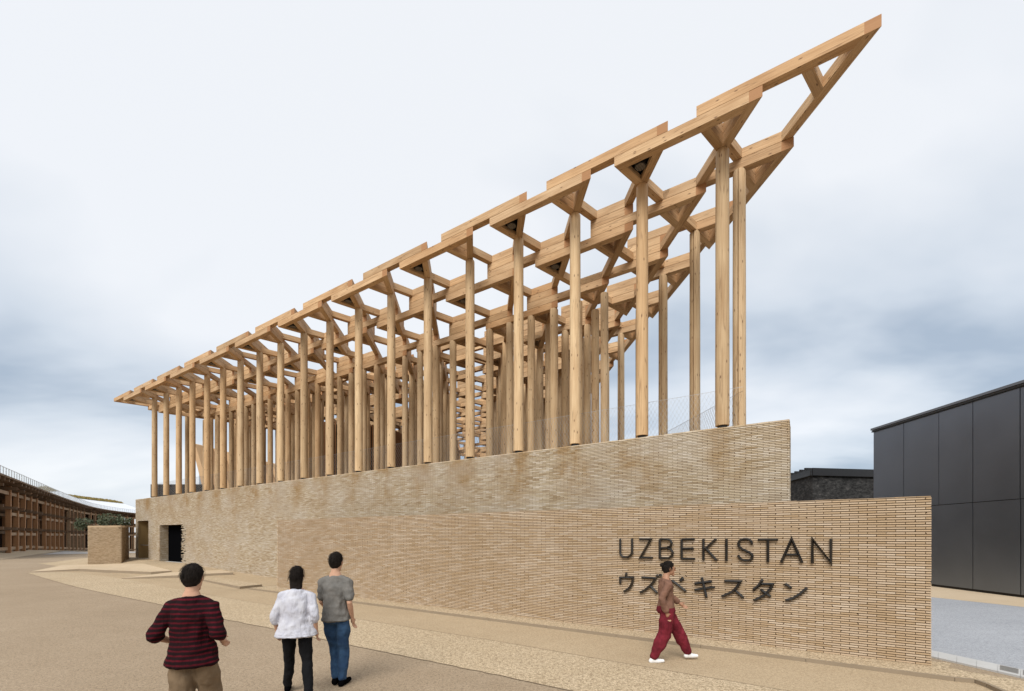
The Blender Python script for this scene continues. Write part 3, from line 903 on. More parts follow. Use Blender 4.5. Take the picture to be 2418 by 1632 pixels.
def shrub(base, clumps, name, label, n, size, seed):
    rg = random.Random(seed); e_ = empty(name); tag(e_, label, 'shrub')
    st = MB(); lf = MB()
    for (dx, dy, dz, rx, ry, rz) in clumps:
        c = Vector((base.x + dx, base.y + dy, base.z + dz))
        mid = (Vector(base) + c) / 2 + Vector((rg.uniform(-.1, .1), rg.uniform(-.1, .1), .05))
        st.bar(base, mid, .06); st.bar(mid, c, .04)
        for k in range(5):
            tip = c + Vector((rg.uniform(-rx, rx), rg.uniform(-ry, ry), rg.uniform(-.2, 1) * rz)) * .7
            st.bar(c - Vector((0, 0, rz * .4)), tip, .018)
        leaf_cloud(lf, rg, c, Vector((rx, ry, rz)), n, size)
        for k in range(9):   # uneven outline
            a = rg.uniform(0, 6.28); cc = c + Vector((rx * .85 * math.cos(a), ry * .85 * math.sin(a), rz * rg.uniform(-.3, .8)))
            leaf_cloud(lf, rg, cc, Vector((rx, ry, rz)) * rg.uniform(.18, .34), n // 7, size)
    st.build('stem', M['bark'], e_); lf.build('foliage', M['leaf'], e_)
shrub(Vector((pc.x + .1, pc.y, pz - .06)), [(.0, 0, .48, .68, .55, .44), (.68, .2, .30, .5, .4, .32), (-.5, .2, .26, .4, .4, .26)], 'shrub', 'rounded grey-green shrub growing in the brick planter', 420, .085, 5)
shrub(Vector((pc.x - 1.0, pc.y + .1, pz - .1)), [(-.5, -.2, .3, .44, .36, .32), (-.8, -.2, .05, .3, .3, .3)], 'shrub', 'small trailing shrub spilling over the left side of the planter', 380, .085, 6)

# ------------------------------------------------------------------ great timber ring on the left
ring = empty('ring_structure'); tag(ring, 'huge curved timber ring of stacked posts and beams with a glass balustrade', 'building')
ctrl = [Vector(p) for p in ((-36.5, 22.0), (-46.3, 36.0), (-56.4, 49.0), (-68.2, 64.0), (-80.5, 80.0), (-92.7, 97.0), (-100.5, 111.0), (-105.6, 124.7), (-109.0, 140.0), (-110.5, 156))]
def catmull(P, n):
    o = []
    for i in range(1, len(P) - 2):
        p0, a, b, p3 = P[i - 1], P[i], P[i + 1], P[i + 2]
        for k in range(n):
            u = k / n
            o.append(((2 * a) + (b - p0) * u + (2 * p0 - 5 * a + 4 * b - p3) * u * u + (-p0 + 3 * a - 3 * b + p3) * u ** 3) * .5)
    o.append(P[-2]); return o
path = catmull(ctrl, 24)
cum = [0.0]
for a, b in zip(path, path[1:]): cum.append(cum[-1] + (b - a).length)
def at(s):
    s = max(0, min(cum[-1] - 1e-6, s))
    for i in range(len(cum) - 1):
        if cum[i] <= s <= cum[i + 1]:
            u = (s - cum[i]) / (cum[i + 1] - cum[i] + 1e-9); p = path[i].lerp(path[i + 1], u)
            t = (path[min(i + 2, len(path) - 1)] - path[max(i - 1, 0)]).normalized(); return p, t
def off(s, d, z):
    p, t = at(s); n = Vector((-t.y, t.x)); q = p + n * d; return Vector((q.x, q.y, z))
HR = 8.35
bays = []; s = 0.0; k = 0
while s < cum[-1] - 3:
    bays.append((s, k)); s += 5.6 if k % 5 == 4 else 3.55; k += 1
def gz(s): 
    p, _ = at(s); return ground_z(p.x, p.y)
for bi, (s, k) in enumerate(bays):
    g = gz(s)
    for r_, d in enumerate((0.0, 4.0, 8.0)):
        m = MB(); p, t = at(s); n = Vector((-t.y, t.x)); c = p + n * d
        q = [c - t * .21 - n * .21, c - t * .21 + n * .21, c + t * .21 + n * .21, c + t * .21 - n * .21]
        m.prism(ccw([(v.x, v.y) for v in q]), g - .3, HR - .5); 
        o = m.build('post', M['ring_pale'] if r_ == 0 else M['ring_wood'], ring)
    for z in (2.9, 5.3, 7.55):      # radial beams, ends showing
        m = MB(); a, b = off(s - .34, -.75, z), off(s - .34, 8.6, z); m.bar(a, b, .18, .32); m.build('radial_beam', M['ring_wood'], ring)
    if bi % 1 == 0:
        for ds in (-.5, 1.3):
            m = MB(); m.bar(off(s + ds, -1.2, HR - .34), off(s + ds, 7, HR - .32), .24, .32); m.build('joist', M['ring_wood'], ring)
    if bi + 1 < len(bays):
        s2 = bays[bi + 1][0]; wide = k % 5 == 4
        for z, d in ((7.0, .02), (4.65, .02), (2.3, .02), (.6, .1)):
            if wide and z in (4.65, 2.3): continue
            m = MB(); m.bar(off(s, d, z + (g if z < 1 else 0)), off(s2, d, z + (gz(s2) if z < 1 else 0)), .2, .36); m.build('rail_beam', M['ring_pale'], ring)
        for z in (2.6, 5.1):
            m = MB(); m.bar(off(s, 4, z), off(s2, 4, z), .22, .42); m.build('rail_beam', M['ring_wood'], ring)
# dark sheet standing in for the shade behind the posts, roof, balustrade, planting
ss = [cum[-1] * k / 90 for k in range(91)]
def strip(name, prof, mat, thick=None, parent=ring, s_list=ss):
    m = MB()
    for a, b in zip(s_list, s_list[1:]):
        for (d0, z0), (d1, z1) in zip(prof, prof[1:]):
            m.face([off(a, d0, z0), off(b, d0, z0), off(b, d1, z1), off(a, d1, z1)])
    return m.build(name, mat, parent)
strip('shade_sheet', [(12.0, -3.5), (12.0, 8.4), (12.3, 8.4), (12.3, -3.5)], flat('ring_shade', (.05, .03, .02), .9, .1), None)
strip('eave', [(-1.3, HR - .14), (-1.3, HR + .04), (-1.0, HR + .04), (12.4, HR + .1), (12.4, HR - .2), (-1.3, HR - .14)], M['ring_wood'])
M['pale_metal'] = flat('pale_metal_roof', (.78, .8, .83), .45, .4)
s_hi = [s_ for s_ in ss if at(s_)[0].y > 74]
def rise(s_): return min(1.0, (at(s_)[0].y - 74) / 26.0)
m = MB()
for a, b in zip(s_hi, s_hi[1:]):
    for d0, d1 in ((2.0, 7.0), (7.0, 12.0)):
        def rzz(s_, d_): return HR + .12 + rise(s_) * (d_ - 2) / 10 * (12.1 - HR)
        m.face([off(a, d0, rzz(a, d0)), off(b, d0, rzz(b, d0)), off(b, d1, rzz(b, d1)), off(a, d1, rzz(a, d1))])
m.build('roof_sheet', M['pale_metal'], ring)
gm = MB(); rg = random.Random(3)
for k in range(9000):
    s = rg.uniform(s_hi[0], cum[-1]); d = rg.uniform(11.8, 15); z = HR + .1 + rise(s) * (12.1 - HR + (d - 12) * .25)
    p = off(s, d, z); h = rg.uniform(.15, .5); a = rg.uniform(0, 6.28); v = Vector((math.cos(a), math.sin(a), 0)) * .22
    gm.face([p - v, p + v, p + v * .3 + Vector((0, 0, h)), p - v * .3 + Vector((0, 0, h))])
m = MB()
for a, b in zip(s_hi, s_hi[1:]):
    def gzz(s_, d_): return HR + .1 + rise(s_) * (12.1 - HR + (d_ - 12) * .25)
    m.face([off(a, 11.9, gzz(a, 11.9)), off(b, 11.9, gzz(b, 11.9)), off(b, 15, gzz(b, 15)), off(a, 15, gzz(a, 15))])
m.build('grass_bank', flat('bank_soil', (.3, .24, .11), .95, .1, var=.3, scale=.6), ring)
gm.build('grass_tufts', M['dry'], ring)['kind'] = 'stuff'
M['glass'] = NT('balustrade_glass', .08, .5).m
b_ = M['glass'].node_tree.nodes['Principled BSDF']; b_.inputs['Base Color'].default_value = (.9, .95, .97, 1); b_.inputs['Transmission Weight'].default_value = .9; b_.inputs['IOR'].default_value = 1.05
s = 6.0
while s < cum[-1] - 2:
    m = MB(); m.bar(off(s, -1.15, HR + .05), off(s, -1.15, HR + .85), .05); m.build('baluster', M['steel'], ring)
    s += 1.1
m = MB()
for a, b in zip(ss, ss[1:]): m.bar(off(a, -1.15, HR + .85), off(b, -1.15, HR + .85), .04)
m.build('balustrade_rail', M['steel'], ring)
strip('balustrade_glass', [(-1.14, HR + .1), (-1.14, HR + .8)], M['glass'])
# sand heaped along the foot of the ring
m = MB(); rg = random.Random(8)
for a, b in zip(ss, ss[1:]):
    for (d0, h0), (d1, h1) in zip(((-3.0, 0.012), (-1.6, .06), (-.2, .14), (2, .16)), ((-1.6, .06), (-.2, .14), (2, .16), (2.2, 0))):
        def hh(s_, d_, h_): return gz(s_) + h_ * (1 + .5 * math.sin(s_ * .9) + .35 * math.sin(s_ * 2.3 + d_))
        m.face([off(a, d0, hh(a, d0, h0)), off(b, d0, hh(b, d0, h0)), off(b, d1, hh(b, d1, h1)), off(a, d1, hh(a, d1, h1))])
tag(m.build('sand_bank', M['slab'], smooth=True), 'low heaped sand along the foot of the timber ring', 'sand', kind='structure')
# distant street band towards the ring
strip_pts = [off(a, -26, 0) for a in ss[14:46]] + [off(a, -8, 0) for a in reversed(ss[14:46])]
M['pale_road'] = paving('pale_road', (.40, .37, .345), (.46, .425, .39), (.7, .7, .7), 60, .3, blot=.1)
m = MB()
for a, b in zip(ss[10:70], ss[11:71]):
    m.face([tuple(Vector((v.x, v.y, ground_z(v.x, v.y) + .02))) for v in (off(a, -3.6, 0), off(a, -15, 0), off(b, -15, 0), off(b, -3.6, 0))][::-1])
tag(m.build('road', M['pale_road']), 'pale grey walkway curving along the timber ring', 'road', kind='structure')

# ------------------------------------------------------------------ black metal building on the right
mt = empty('metal_building'); tag(mt, 'tall charcoal building clad in large flat metal panels', 'building')
def MP(Z, z): return Vector((17.1 + (Z - 18.2) * 57.0 / F, Z, z))
def metal_panel():
    k = NT('charcoal_metal', .33, .5); k.b.inputs['Metallic'].default_value = 1.0
    g = k.n('ShaderNodeNewGeometry'); nz = k.noise(g.outputs['Position'], .7, 3); n2 = k.noise(g.outputs['Position'], 9, 4)
    k.col(k.mix(nz, (.20, .225, .265), (.25, .275, .315)))
    k.t.links.new(k.n('ShaderNodeMapRange', {0: nz, 3: .36, 4: .46}).outputs[0], k.b.inputs['Roughness'])
    return k.m
M['panel'] = metal_panel(); M['cap'] = flat('roof_cap', (.20, .21, .23), .4, .5, .6)
edges = [21.24, 19.49, 17.79, 16.40, 14.80, 13.1, 11.4, 9.7]
ZE, ZS = 7.02, 3.29
def slabq(a, b, z0, z1, d=.0, nm='panel', mat='panel'):
    m = MB(); p, q = MP(a, 0), MP(b, 0)
    m.prism(ccw([(p.x - d, p.y), (q.x - d, q.y), (q.x + .1, q.y), (p.x + .1, p.y)]), z0, z1); return m.build(nm, M[mat], mt)
for a, b in zip(edges, edges[1:]):
    slabq(a - .012, b + .012, ZS + .012, ZE - .02, rng.uniform(0, .006)); 
low = [21.24, 19.49, 16.40, 14.78, 11.4, 9.7]
for a, b in zip(low, low[1:]): slabq(a - .012, b + .012, .1, ZS - .012, rng.uniform(.002, .008))
p, q = MP(21.2, 0), MP(9.7, 0)
m = MB(); m.prism(ccw([(p.x + .06, p.y - .02), (q.x + .06, q.y), (q.x + 9, q.y), (p.x + 9, p.y - .02)]), -.02, ZE - .03); m.build('building_core', M['dark_steel'], mt)
for z0, z1, d, mm_ in ((ZE - .012, ZE + .03, .05, 'dark_steel'), (ZE + .034, ZE + .075, .02, 'panel'), (ZE + .08, ZE + .17, .09, 'cap')):
    m = MB(); m.prism(ccw([(p.x - d, p.y + .1), (q.x - d, q.y), (q.x + 1, q.y), (p.x + 1, p.y + .1)]), z0, z1); m.build('roof_trim', M[mm_], mt)

# dark shed between the long wall and the metal building
M['char'] = (lambda k: (k.col(k.ramp(k.noise(k.n('ShaderNodeMapping', {'Vector': k.n('ShaderNodeNewGeometry').outputs['Position'], 'Scale': (1, 1, 2.2)}), 3.2, 7, .75), [(.38, (.012, .012, .012)), (.55, (.045, .044, .043)), (.72, (.12, .115, .11))])), k.m)[1])(NT('charred_board', .8, .2))
M['fascia'] = flat('black_fascia', (.02, .02, .021), .45, .4)
shed = empty('shed'); tag(shed, 'small charred-black shed with a ribbed roof behind the sign wall', 'shed')
Zs = 26.0
s1 = Vector(((1919 - CX) / F * Zs, Zs)); s0 = Vector(((1830 - CX) / F * (Zs + 5), Zs + 5)); s2 = Vector(((2090 - CX) / F * (Zs + .8), Zs + .8))
m = MB(); m.prism(ccw([(s1.x, s1.y), (s2.x, s2.y), (s2.x, s2.y + 6), (s0.x, s0.y)]), -.05, 5.62); m.build('shed_wall', M['char'], shed)
d = (s2 - s1).normalized(); n = Vector((d.y, -d.x))
m = MB(); e0 = s1 - d * .12 + n * .14; e1 = s2 + n * .14
m.prism(ccw([(e0.x, e0.y), (e1.x, e1.y), (e1.x - n.x * .2, e1.y - n.y * .2), (e0.x - n.x * .2, e0.y - n.y * .2)]), 5.58, 6.02); m.build('fascia', M['fascia'], shed)
d2 = (s0 - s1).normalized()
def roofpt(u, v, z): 
    c = s1 + d2 * u + d * v; return (c.x - d2.x * .1, c.y - d2.y * .1, z)
m = MB(); m.face([roofpt(0, -.1, 5.99), roofpt(0, 8, 5.99), roofpt(8, 8, 6.75 - .9), roofpt(8, -.1, 5.85)])
m.face([roofpt(0, -.12, 5.99), roofpt(8, -.12, 5.85), roofpt(8, -.12, 5.55), roofpt(0, -.12, 5.6)]); m.build('roof_sheet', M['fascia'], shed)
for k in range(1, 9):
    m = MB(); m.bar(roofpt(k * .62, -.22, 6.0 - k * .011 + .06), roofpt(k * .62, 6, 6.06 - k * .011), .12, .12); m.build('roof_rib', M['fascia'], shed)
m = MB(); m.bar((s2.x - .62, s2.y - .08, 0), (s2.x - .62, s2.y - .08, 5.5), .12); m.build('downpipe', M['black'], shed)

# ------------------------------------------------------------------ things glimpsed between the posts
M['peach'] = flat('peach_board', (.52, .335, .18), .7, .3, var=.06, scale=.4)
fan = empty('fan_pavilion'); tag(fan, 'distant peach pavilion of leaning fan blades seen between the left posts', 'building')
Zf = 78.0
def FP(x, y, dz=0): return Vector(((x - CX) / F * (Zf + dz), Zf + dz, CAM_H + (HY - y) * (Zf + dz) / F))
for k in range(8):
    x0 = 452 + k * 26; yt = 1046 + k * 6.5; w = 9 - k * .2
    a, b = FP(x0, yt, k * 1.2), FP(x0 + w, yt + 3, k * 1.2); c, d_ = FP(x0 + 46, 1172, k * 1.2), FP(x0 + 46 - w - 6, 1172, k * 1.2)
    m = MB(); th = Vector((.5, 1.6, 0))
    for q in ([a, d_, c, b], [a + th, b + th, c + th, d_ + th], [a, b, b + th, a + th], [b, c, c + th, b + th], [d_, a, a + th, d_ + th]): m.face(q)
    m.build('fan_blade', M['peach'], fan)
m = MB(); a = FP(470, 1078, 6); b = FP(655, 1115, 6); m.face([FP(470, 1075, 9), FP(650, 1108, 9), FP(655, 1180, 9), FP(470, 1180, 9)][::-1])
m.face([FP(470, 1075, 9), FP(650, 1108, 9), FP(650, 1108, 16), FP(470, 1075, 16)]); m.face([FP(470, 1180, 9), FP(470, 1075, 9), FP(470, 1075, 16), FP(470, 1180, 16)])
m.build('glazed_wall', flat('hazy_glass', (.30, .33, .37), .25, .5, .2, var=.3, scale=.5), fan)
for k in range(7):
    m = MB(); m.bar(FP(480 + k * 24, 1082 + k * 4.5, 8.6), FP(500 + k * 24, 1178, 8.6), .16); m.build('mullion', M['dark_steel'], fan)
dk_ = empty('distant_building'); tag(dk_, 'low dark ribbed building seen behind the leftmost posts', 'building')
for k in range(14):
    m = MB(); m.bar(FP(368 + k * 9.5, 1176, -14), FP(368 + k * 9.5, 1145 + (6 if k % 5 == 4 else 0), -14), .62, .8); m.build('wall_rib', M['dark_steel'], dk_)
m = MB(); m.bar(FP(362, 1160, -13), FP(500, 1160, -13), 1.0, 1.9); m.build('wall', M['fascia'], dk_)

# ------------------------------------------------------------------ people
FOLD = bpy.data.textures.new('folds', 'CLOUDS'); FOLD.noise_scale = .11; FOLD.noise_depth = 2
LOCK = bpy.data.textures.new('locks', 'CLOUDS'); LOCK.noise_scale = .03; LOCK.noise_depth = 2
def flesh(name, tubes, mat, parent, vox=.011, smooth=4, extra=None):
    """tapered limbs and rounded masses fused into ONE continuous skin (voxel remesh, then smoothed)"""
    bm = bmesh.new()
    for tb in tubes:
        pts = [Vector(p[0]) for p in tb]; rad = [p[1] for p in tb]       # radius or (rx, ry) across
        for (p, r) in zip(pts, rad):
            rx, ry, rz_ = (r, r, r) if not isinstance(r, tuple) else (r if len(r) == 3 else (r[0], r[1], min(r)))
            bmesh.ops.create_icosphere(bm, subdivisions=2, radius=1.0, matrix=Matrix.Translation(p) @ Matrix.Diagonal((rx, ry, rz_, 1)))
        for i in range(len(pts) - 1):
            a, b = pts[i], pts[i + 1]; d = b - a
            if d.length < 1e-4: continue
            steps = max(2, int(d.length / .025))
            for k in range(1, steps):
                u = k / steps; p = a.lerp(b, u)
                ra = rad[i] if isinstance(rad[i], tuple) else (rad[i],) * 3; rb_ = rad[i + 1] if isinstance(rad[i + 1], tuple) else (rad[i + 1],) * 3
                ra = ra if len(ra) == 3 else (*ra, min(ra)); rb_ = rb_ if len(rb_) == 3 else (*rb_, min(rb_))
                rr = [x + (y - x) * u for x, y in zip(ra, rb_)]
                bmesh.ops.create_icosphere(bm, subdivisions=2, radius=1.0, matrix=Matrix.Translation(p) @ Matrix.Diagonal((*rr, 1)))
    me = bpy.data.meshes.new(name); bm.to_mesh(me); bm.free(); me.materials.append(mat)
    o = link(name, me, parent)
    md = o.modifiers.new('skin', 'REMESH'); md.mode = 'VOXEL'; md.voxel_size = vox; md.use_smooth_shade = True
    sm = o.modifiers.new('smooth', 'SMOOTH'); sm.iterations = smooth; sm.factor = .5
    if name in ('shirt', 'trousers', 'hair'):
        dp = o.modifiers.new('folds', 'DISPLACE'); dp.texture = LOCK if name == 'hair' else FOLD; dp.texture_coords = 'LOCAL'
        dp.strength = {'shirt': .045, 'trousers': .035, 'hair': .016}[name]; dp.mid_level = .46
        s2 = o.modifiers.new('soften', 'SMOOTH'); s2.iterations = 2; s2.factor = .5
    return o

def cloth(name, c0, c1=None, stripes=None, wr=.5):
    k = NT(name, .9, .15); t = k.n('ShaderNodeTexCoord'); O = t.outputs['Object']
    n = k.noise(O, 9, 3); base = k.mix(k.ramp(n, [(.35, 0.0), (.65, 1.0)]), c0, c1 or tuple(x * .8 for x in c0))
    if stripes:
        sp = k.n('ShaderNodeSeparateXYZ', {0: O})
        wz = k.math('ADD', sp.outputs[2], k.math('MULTIPLY', n, .02))
        s1 = k.ramp(k.math('PINGPONG', wz, .021), [(.005, 0.0), (.010, 1.0)])
        s2 = k.ramp(k.math('PINGPONG', k.math('ADD', sp.outputs[0], sp.outputs[1]), .032), [(.022, 0.0), (.03, .25)])
        base = k.mix(s1, base, stripes); base = k.mix(s2, base, stripes)
    m = k.n('ShaderNodeMapping', {'Vector': O, 'Scale': (1.5, 1.5, .42)})
    w = k.noise(m, 7.0, 3, .5); k.col(base).bump(w, min(1, wr * 1.1), .04)
    return k.m
M['skin'] = flat('skin', (.50, .29, .19), .55, .3, var=.05, scale=12)
M['skin_tan'] = flat('skin_tan', (.36, .19, .115), .55, .3, var=.05, scale=12)
def hair_mat():
    k = NT('black_hair', .75, .12); t = k.n('ShaderNodeTexCoord'); m = k.n('ShaderNodeMapping', {'Vector': t.outputs['Object'], 'Scale': (60, 60, 6)})
    n = k.noise(m, 1.5, 3); k.col(k.mix(n, (.004, .0035, .003), (.025, .018, .014))).bump(n, .5, .01); return k.m
M['hair'] = hair_mat()

def hand(w, d, s, sz=1.0, curl=.5):
    """relaxed hand: palm, four unequal fingers with a bend, thumb off the side.  w wrist, d direction, s towards thumb"""
    d = Vector(d).normalized(); s = Vector(s).normalized(); n = d.cross(s).normalized(); w = Vector(w); T = []
    T.append([(w, .026 * sz), (w + d * .05 * sz, .03 * sz)])
    for k, (o, l) in enumerate(((.026, .072), (.009, .08), (-.009, .074), (-.026, .058))):
        a = w + d * .04 * sz + s * o * .6 * sz; b = w + d * .092 * sz + s * o * sz
        c = b + (d * (1 - curl * .3) + n * curl * .45).normalized() * l * .5 * sz; e_ = c + (d * (1 - curl) + n * curl).normalized() * l * .5 * sz
        T.append([(a, .0125 * sz), (b, .0105 * sz), (c, .0088 * sz), (e_, .0072 * sz)])
    a = w + d * .022 * sz + s * .022 * sz; b = a + (d * .7 + s * .7).normalized() * .042 * sz; c = b + (d * .95 + s * .2 + n * .3).normalized() * .032 * sz
    T.append([(a, .0135 * sz), (b, .0105 * sz), (c, .0085 * sz)])
    return T

def person(label, H, loc, yaw, pose, mats, hair='short', shirt='tee'):
    """local frame: faces +y, x to the person's right, feet on z=0"""
    k = H / 1.75
    e_ = empty('person'); tag(e_, label, 'person'); e_.location = loc; e_.rotation_euler = (0, 0, yaw)
    J = {n: Vector(v) * k for n, v in pose.items()}
    hd, nk, ch, wa, pv = J['head'], J['neck'], J['chest'], J['waist'], J['pelvis']
    # --- skin: head with face, neck, torso, arms, hands, legs: one body
    T = [[(hd + Vector((0, .0, .03)) * k, (.076 * k, .095 * k, .098 * k)), (hd + Vector((0, .022, -.045)) * k, (.06 * k, .072 * k, .075 * k))],
         [(hd + Vector((0, .098, -.012)) * k, .012 * k), (hd + Vector((0, .115, -.032)) * k, .015 * k)],                    # nose
         [(hd + Vector((-.022, .088, -.07)) * k, .011 * k), (hd + Vector((.022, .088, -.07)) * k, .011 * k)],              # mouth
         [(hd + Vector((0, .075, -.105)) * k, .028 * k)],                                                                   # chin
         [(hd + Vector((.078, -.005, -.005)) * k, (.012 * k, .024 * k, .032 * k))], [(hd + Vector((-.078, -.005, -.005)) * k, (.012 * k, .024 * k, .032 * k))],
         [(hd + Vector((.03, .09, .012)) * k, .016 * k)], [(hd + Vector((-.03, .09, .012)) * k, .016 * k)],
         [(hd + Vector((0, -.02, -.06)) * k, .056 * k), (nk, .06 * k)],
         [(nk, (.075 * k, .06 * k, .05 * k)), (ch, (.15 * k, .095 * k, .12 * k)), (wa, (.115 * k, .085 * k, .1 * k)), (pv, (.125 * k, .09 * k, .09 * k))]]
    for sd_ in ('R', 'L'):
        sg = 1 if sd_ == 'R' else -1
        sh, el, wr = J['sh' + sd_], J['el' + sd_], J['wr' + sd_]
        hp, kn, an, to = J['hip' + sd_], J['kn' + sd_], J['an' + sd_], J['toe' + sd_]
        T.append([(nk + Vector((0, 0, -.035)) * k, .05 * k), (sh, .048 * k), (sh.lerp(el, .5), .043 * k), (el, .036 * k), (el.lerp(wr, .3), .038 * k), (wr, .025 * k)])
        d = (wr - el).normalized(); T += hand(wr + d * .012 * k, d, Vector((0, 1, .15)) - d * d.dot(Vector((0, 1, .15))), k)
        T.append([(hp, .07 * k), (hp.lerp(kn, .45), .077 * k), (kn, .053 * k), (kn.lerp(an, .3), .054 * k), (an, .036 * k)])
    flesh('body', T, mats['skin'], e_, .0085, 3)
    # --- clothes follow the body a little outside it
    m_ = mats.get('loose', .012) * k
    S = [[(nk + Vector((0, 0, -.045)) * k, (.075 * k + m_, .06 * k + m_, .04 * k)), (ch, (.158 * k + m_, .105 * k + m_, .13 * k)), (wa, (.135 * k + m_ * 1.3, .1 * k + m_ * 1.2, .1 * k)), (pv + Vector((0, 0, .01)) * k, (.16 * k + m_ * 1.6, .12 * k + m_ * 1.4, .1 * k))]]
    if shirt != 'crop':
        hem = pv + Vector((0, 0, -.06 if shirt == 'tee' else -.1)) * k
        S.append([(pv, (.16 * k + m_ * 1.6, .12 * k + m_ * 1.4, .06 * k)), (hem, (.165 * k + m_ * 2.4, .125 * k + m_ * 2.2, .035 * k))])
    for sd_ in ('R', 'L'):
        sh, el, wr = J['sh' + sd_], J['el' + sd_], J['wr' + sd_]
        end = {'tee': sh.lerp(el, .72), 'shirt': el.lerp(wr, .15), 'crop': el.lerp(wr, .8), 'wide': el.lerp(wr, .3)}[shirt]
        a_ = min(m_, .014 * k)
        S.append([(nk + Vector((0, 0, -.03)) * k, .042 * k), (sh, .052 * k + a_), (sh.lerp(el, .6), .048 * k + a_ * 1.2)] + ([(el, .043 * k + a_ * 1.4)] if shirt != 'tee' else []) + [(end, .042 * k + a_ * 1.5)])
    flesh('shirt', S, mats['shirt'], e_, .012, 4)
    tl = mats.get('leg', .016) * k
    Tr = [[(pv + Vector((0, 0, .05)) * k, (.148 * k + tl * .5, .11 * k + tl * .5, .06 * k)), (pv + Vector((0, 0, -.05)) * k, (.155 * k + tl, .115 * k + tl, .09 * k))]]
    for sd_ in ('R', 'L'):
        hp, kn, an = J['hip' + sd_], J['kn' + sd_], J['an' + sd_]
        hemr = mats.get('hem', .058) * k
        Tr.append([(hp, .082 * k + tl * .5), (hp.lerp(kn, .45), .08 * k + tl), (kn, .06 * k + tl), (kn.lerp(an, .35), .058 * k + tl), (kn.lerp(an, .93), hemr)])
    flesh('trousers', Tr, mats['trousers'], e_, .012, 3)
    for sd_ in ('R', 'L'):
        an, to = J['an' + sd_], J['toe' + sd_]
        d = (to - an); heel = an + Vector((0, 0, -.055)) * k - Vector((d.x, d.y, 0)).normalized() * .03 * k
        fl = Vector((to.x, to.y, to.z))
        flesh('shoe', [[(an + Vector((0, 0, -.02)) * k, .046 * k), (heel, .043 * k)], [(heel, .04 * k), (heel.lerp(fl, .6), .043 * k), (fl, .034 * k)], [(an + Vector((0, 0, -.02)) * k, .044 * k), (heel.lerp(fl, .6), .042 * k)]], mats['shoe'], e_, .011, 2)
    Hh = [[(hd + Vector((0, -.012, .045)) * k, (.086 * k, .1 * k, .098 * k)), (hd + Vector((0, -.04, -.0)) * k, (.084 * k, .078 * k, .085 * k))]]
    if hair == 'short': Hh.append([(hd + Vector((0, -.05, -.04)) * k, (.066 * k, .05 * k, .05 * k))])
    if hair == 'bob': Hh.append([(hd + Vector((0, -.045, -.03)) * k, (.088 * k, .07 * k, .07 * k)), (hd + Vector((0, -.055, -.15)) * k, (.082 * k, .055 * k, .05 * k))])
    if hair == 'bun': Hh.append([(hd + Vector((0, -.12, .06)) * k, .04 * k)]); Hh.append([(hd + Vector((0, -.05, -.05)) * k, (.06 * k, .045 * k, .05 * k))])
    flesh('hair', Hh, M['hair'], e_, .009, 2)
    rgh = random.Random(int(H * 1000)); hs = MB()      # loose strands that break up the outline
    for _ in range(900):
        v = Vector((rgh.gauss(0, 1), rgh.gauss(0, 1), rgh.gauss(0, 1))).normalized()
        if v.y > .55 or v.z < -.35: continue
        c0 = hd + Vector((0, -.018, .035)) * k
        p = c0 + Vector((v.x * .088, v.y * .104, v.z * .1)) * k
        fl = Vector((rgh.gauss(0, .35), -.25 + rgh.gauss(0, .35), -1)); fl = (fl - v * fl.dot(v)).normalized()
        L = rgh.uniform(.03, .07) * k * (2.2 if hair == 'bob' and v.z < .3 else 1); s_ = fl.cross(v).normalized() * .0016
        q = p + fl * L * .5 + v * .008; r = p + fl * L + v * rgh.uniform(-.002, .012)
        hs.face([p - s_, p + s_, q + s_, q - s_]); hs.face([q - s_, q + s_, r])
    hs.build('hair_strands', M['hair'], e_)['kind'] = 'stuff'
    for sg in (-1, 1):
        m = bmesh.new(); bmesh.ops.create_icosphere(m, subdivisions=2, radius=.0095 * k); me = bpy.data.meshes.new('eye'); m.to_mesh(me); m.free(); me.materials.append(M['black'])
        o = link('eye', me, e_, tuple(hd + Vector((sg * .031, .1, .008)) * k))
    return e_

walk = dict(head=(0, .02, 1.645), neck=(0, -.01, 1.49), chest=(0, -.005, 1.30), waist=(0, 0, 1.09), pelvis=(0, 0, .95),
            shR=(.17, -.01, 1.375), elR=(.25, -.08, 1.13), wrR=(.245, .03, .89), shL=(-.17, -.01, 1.375), elL=(-.24, -.02, 1.12), wrL=(-.23, .12, .9),
            hipR=(.088, 0, .9), knR=(.095, .16, .5), anR=(.095, .26, .09), toeR=(.115, .43, .036), hipL=(-.088, 0, .9), knL=(-.095, .02, .47), anL=(-.09, -.3, .15), toeL=(-.1, -.17, .036))
def mod(b, **kw): d = dict(b); d.update(kw); return d
# man in the dark red checked shirt, arms bent, walking away
person('person in a dark red and black striped shirt and khaki trousers walking away', 1.76, (-3.02, 4.2, 0), R(8),
       mod(walk, elR=(.265, -.09, 1.13), wrR=(.2, .13, 1.03), elL=(-.285, -.08, 1.13), wrL=(-.24, .14, 1.02)),
       dict(skin=M['skin'], shirt=cloth('red_stripe_shirt', (.085, .004, .010), (.05, .003, .006), (.010, .003, .004)), trousers=cloth('khaki', (.20, .14, .085)), shoe=M['dark_steel'], loose=.03, leg=.03, hem=.075), 'short', 'shirt')
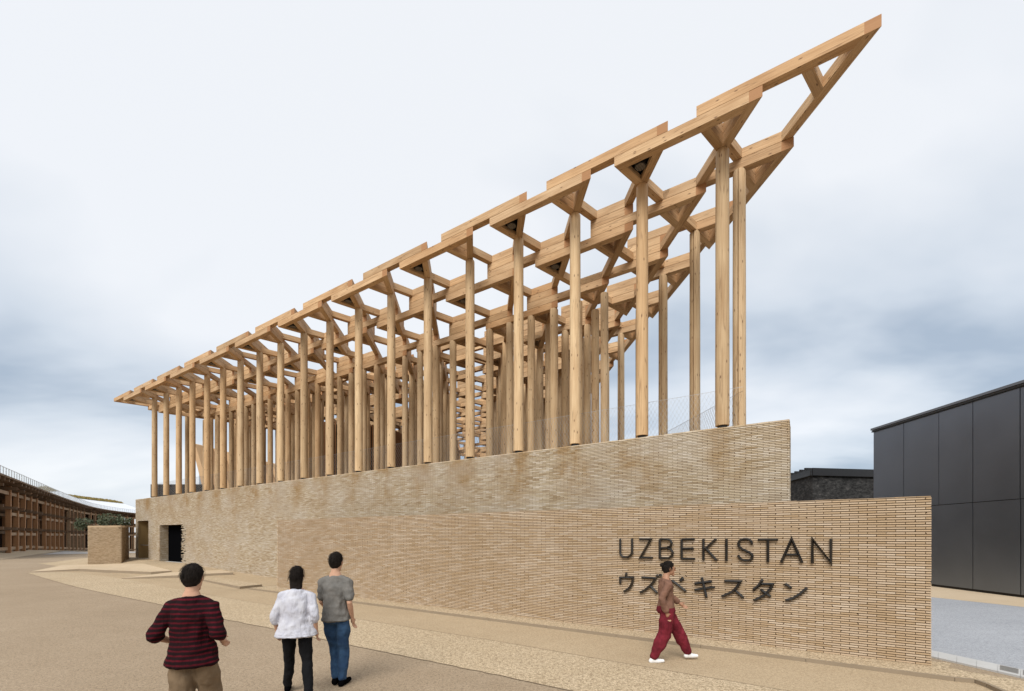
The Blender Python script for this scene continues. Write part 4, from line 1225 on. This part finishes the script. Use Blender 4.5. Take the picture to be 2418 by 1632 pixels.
# person in a loose white shirt and black trousers
p2 = person('person in a loose white shirt and black trousers walking away', 1.64, (-2.75, 5.68, 0), R(12),
       mod(walk, elR=(.245, -.09, 1.12), wrR=(.25, .0, .89), elL=(-.26, -.04, 1.12), wrL=(-.27, .08, .89), hipR=(.09, 0, .9), knR=(.14, -.03, .48), anR=(.22, -.33, .14), toeR=(.25, -.2, .036), knL=(-.13, .14, .5), anL=(-.18, .25, .09), toeL=(-.2, .42, .036)),
       dict(skin=M['skin'], shirt=cloth('white_shirt', (.56, .56, .60), (.46, .46, .51), wr=1.3), trousers=cloth('black_trousers', (.008, .008, .009)), shoe=M['black'], loose=.052, leg=.012, hem=.06), 'bob', 'wide')
# man in a grey t-shirt and blue jeans
person('person in a grey t-shirt and blue jeans beside the white shirt', 1.80, (-2.41, 6.08, 0), R(-4),
       mod(walk, elR=(.215, -.06, 1.12), wrR=(.2, .06, .9), elL=(-.21, .02, 1.12), wrL=(-.17, .17, .98), knR=(.085, .05, .49), anR=(.08, .02, .09), toeR=(.1, .19, .036), knL=(-.06, .1, .5), anL=(-.03, .06, .1), toeL=(-.03, .23, .036)),
       dict(skin=M['skin'], shirt=cloth('grey_tee', (.17, .16, .145), (.13, .125, .115)), trousers=cloth('blue_jeans', (.035, .075, .14), (.02, .045, .095)), shoe=M['black'], loose=.016, leg=.012, hem=.06), 'short', 'tee')
# woman in wide red trousers crossing in front of the sign
person('person in wide dark red trousers and white shoes passing the sign', 1.63, (2.52, 7.28, 0), R(-90),
       mod(walk, head=(0, .05, 1.63), neck=(0, .0, 1.485), elR=(.22, -.14, 1.14), wrR=(.2, -.06, .9), elL=(-.22, .1, 1.14), wrL=(-.2, .3, 1.0), knR=(.09, -.05, .5), anR=(.09, -.26, .085), toeR=(.1, -.09, .036), knL=(-.09, .24, .52), anL=(-.09, .42, .13), toeL=(-.1, .58, .07)),
       dict(skin=M['skin_tan'], shirt=cloth('brown_top', (.20, .105, .07), (.15, .08, .055)), trousers=cloth('red_trousers', (.17, .018, .028), (.095, .01, .016), wr=1.0), shoe=flat('white_shoe', (.75, .74, .72), .5, .4), loose=.018, leg=.05, hem=.075), 'bun', 'crop')
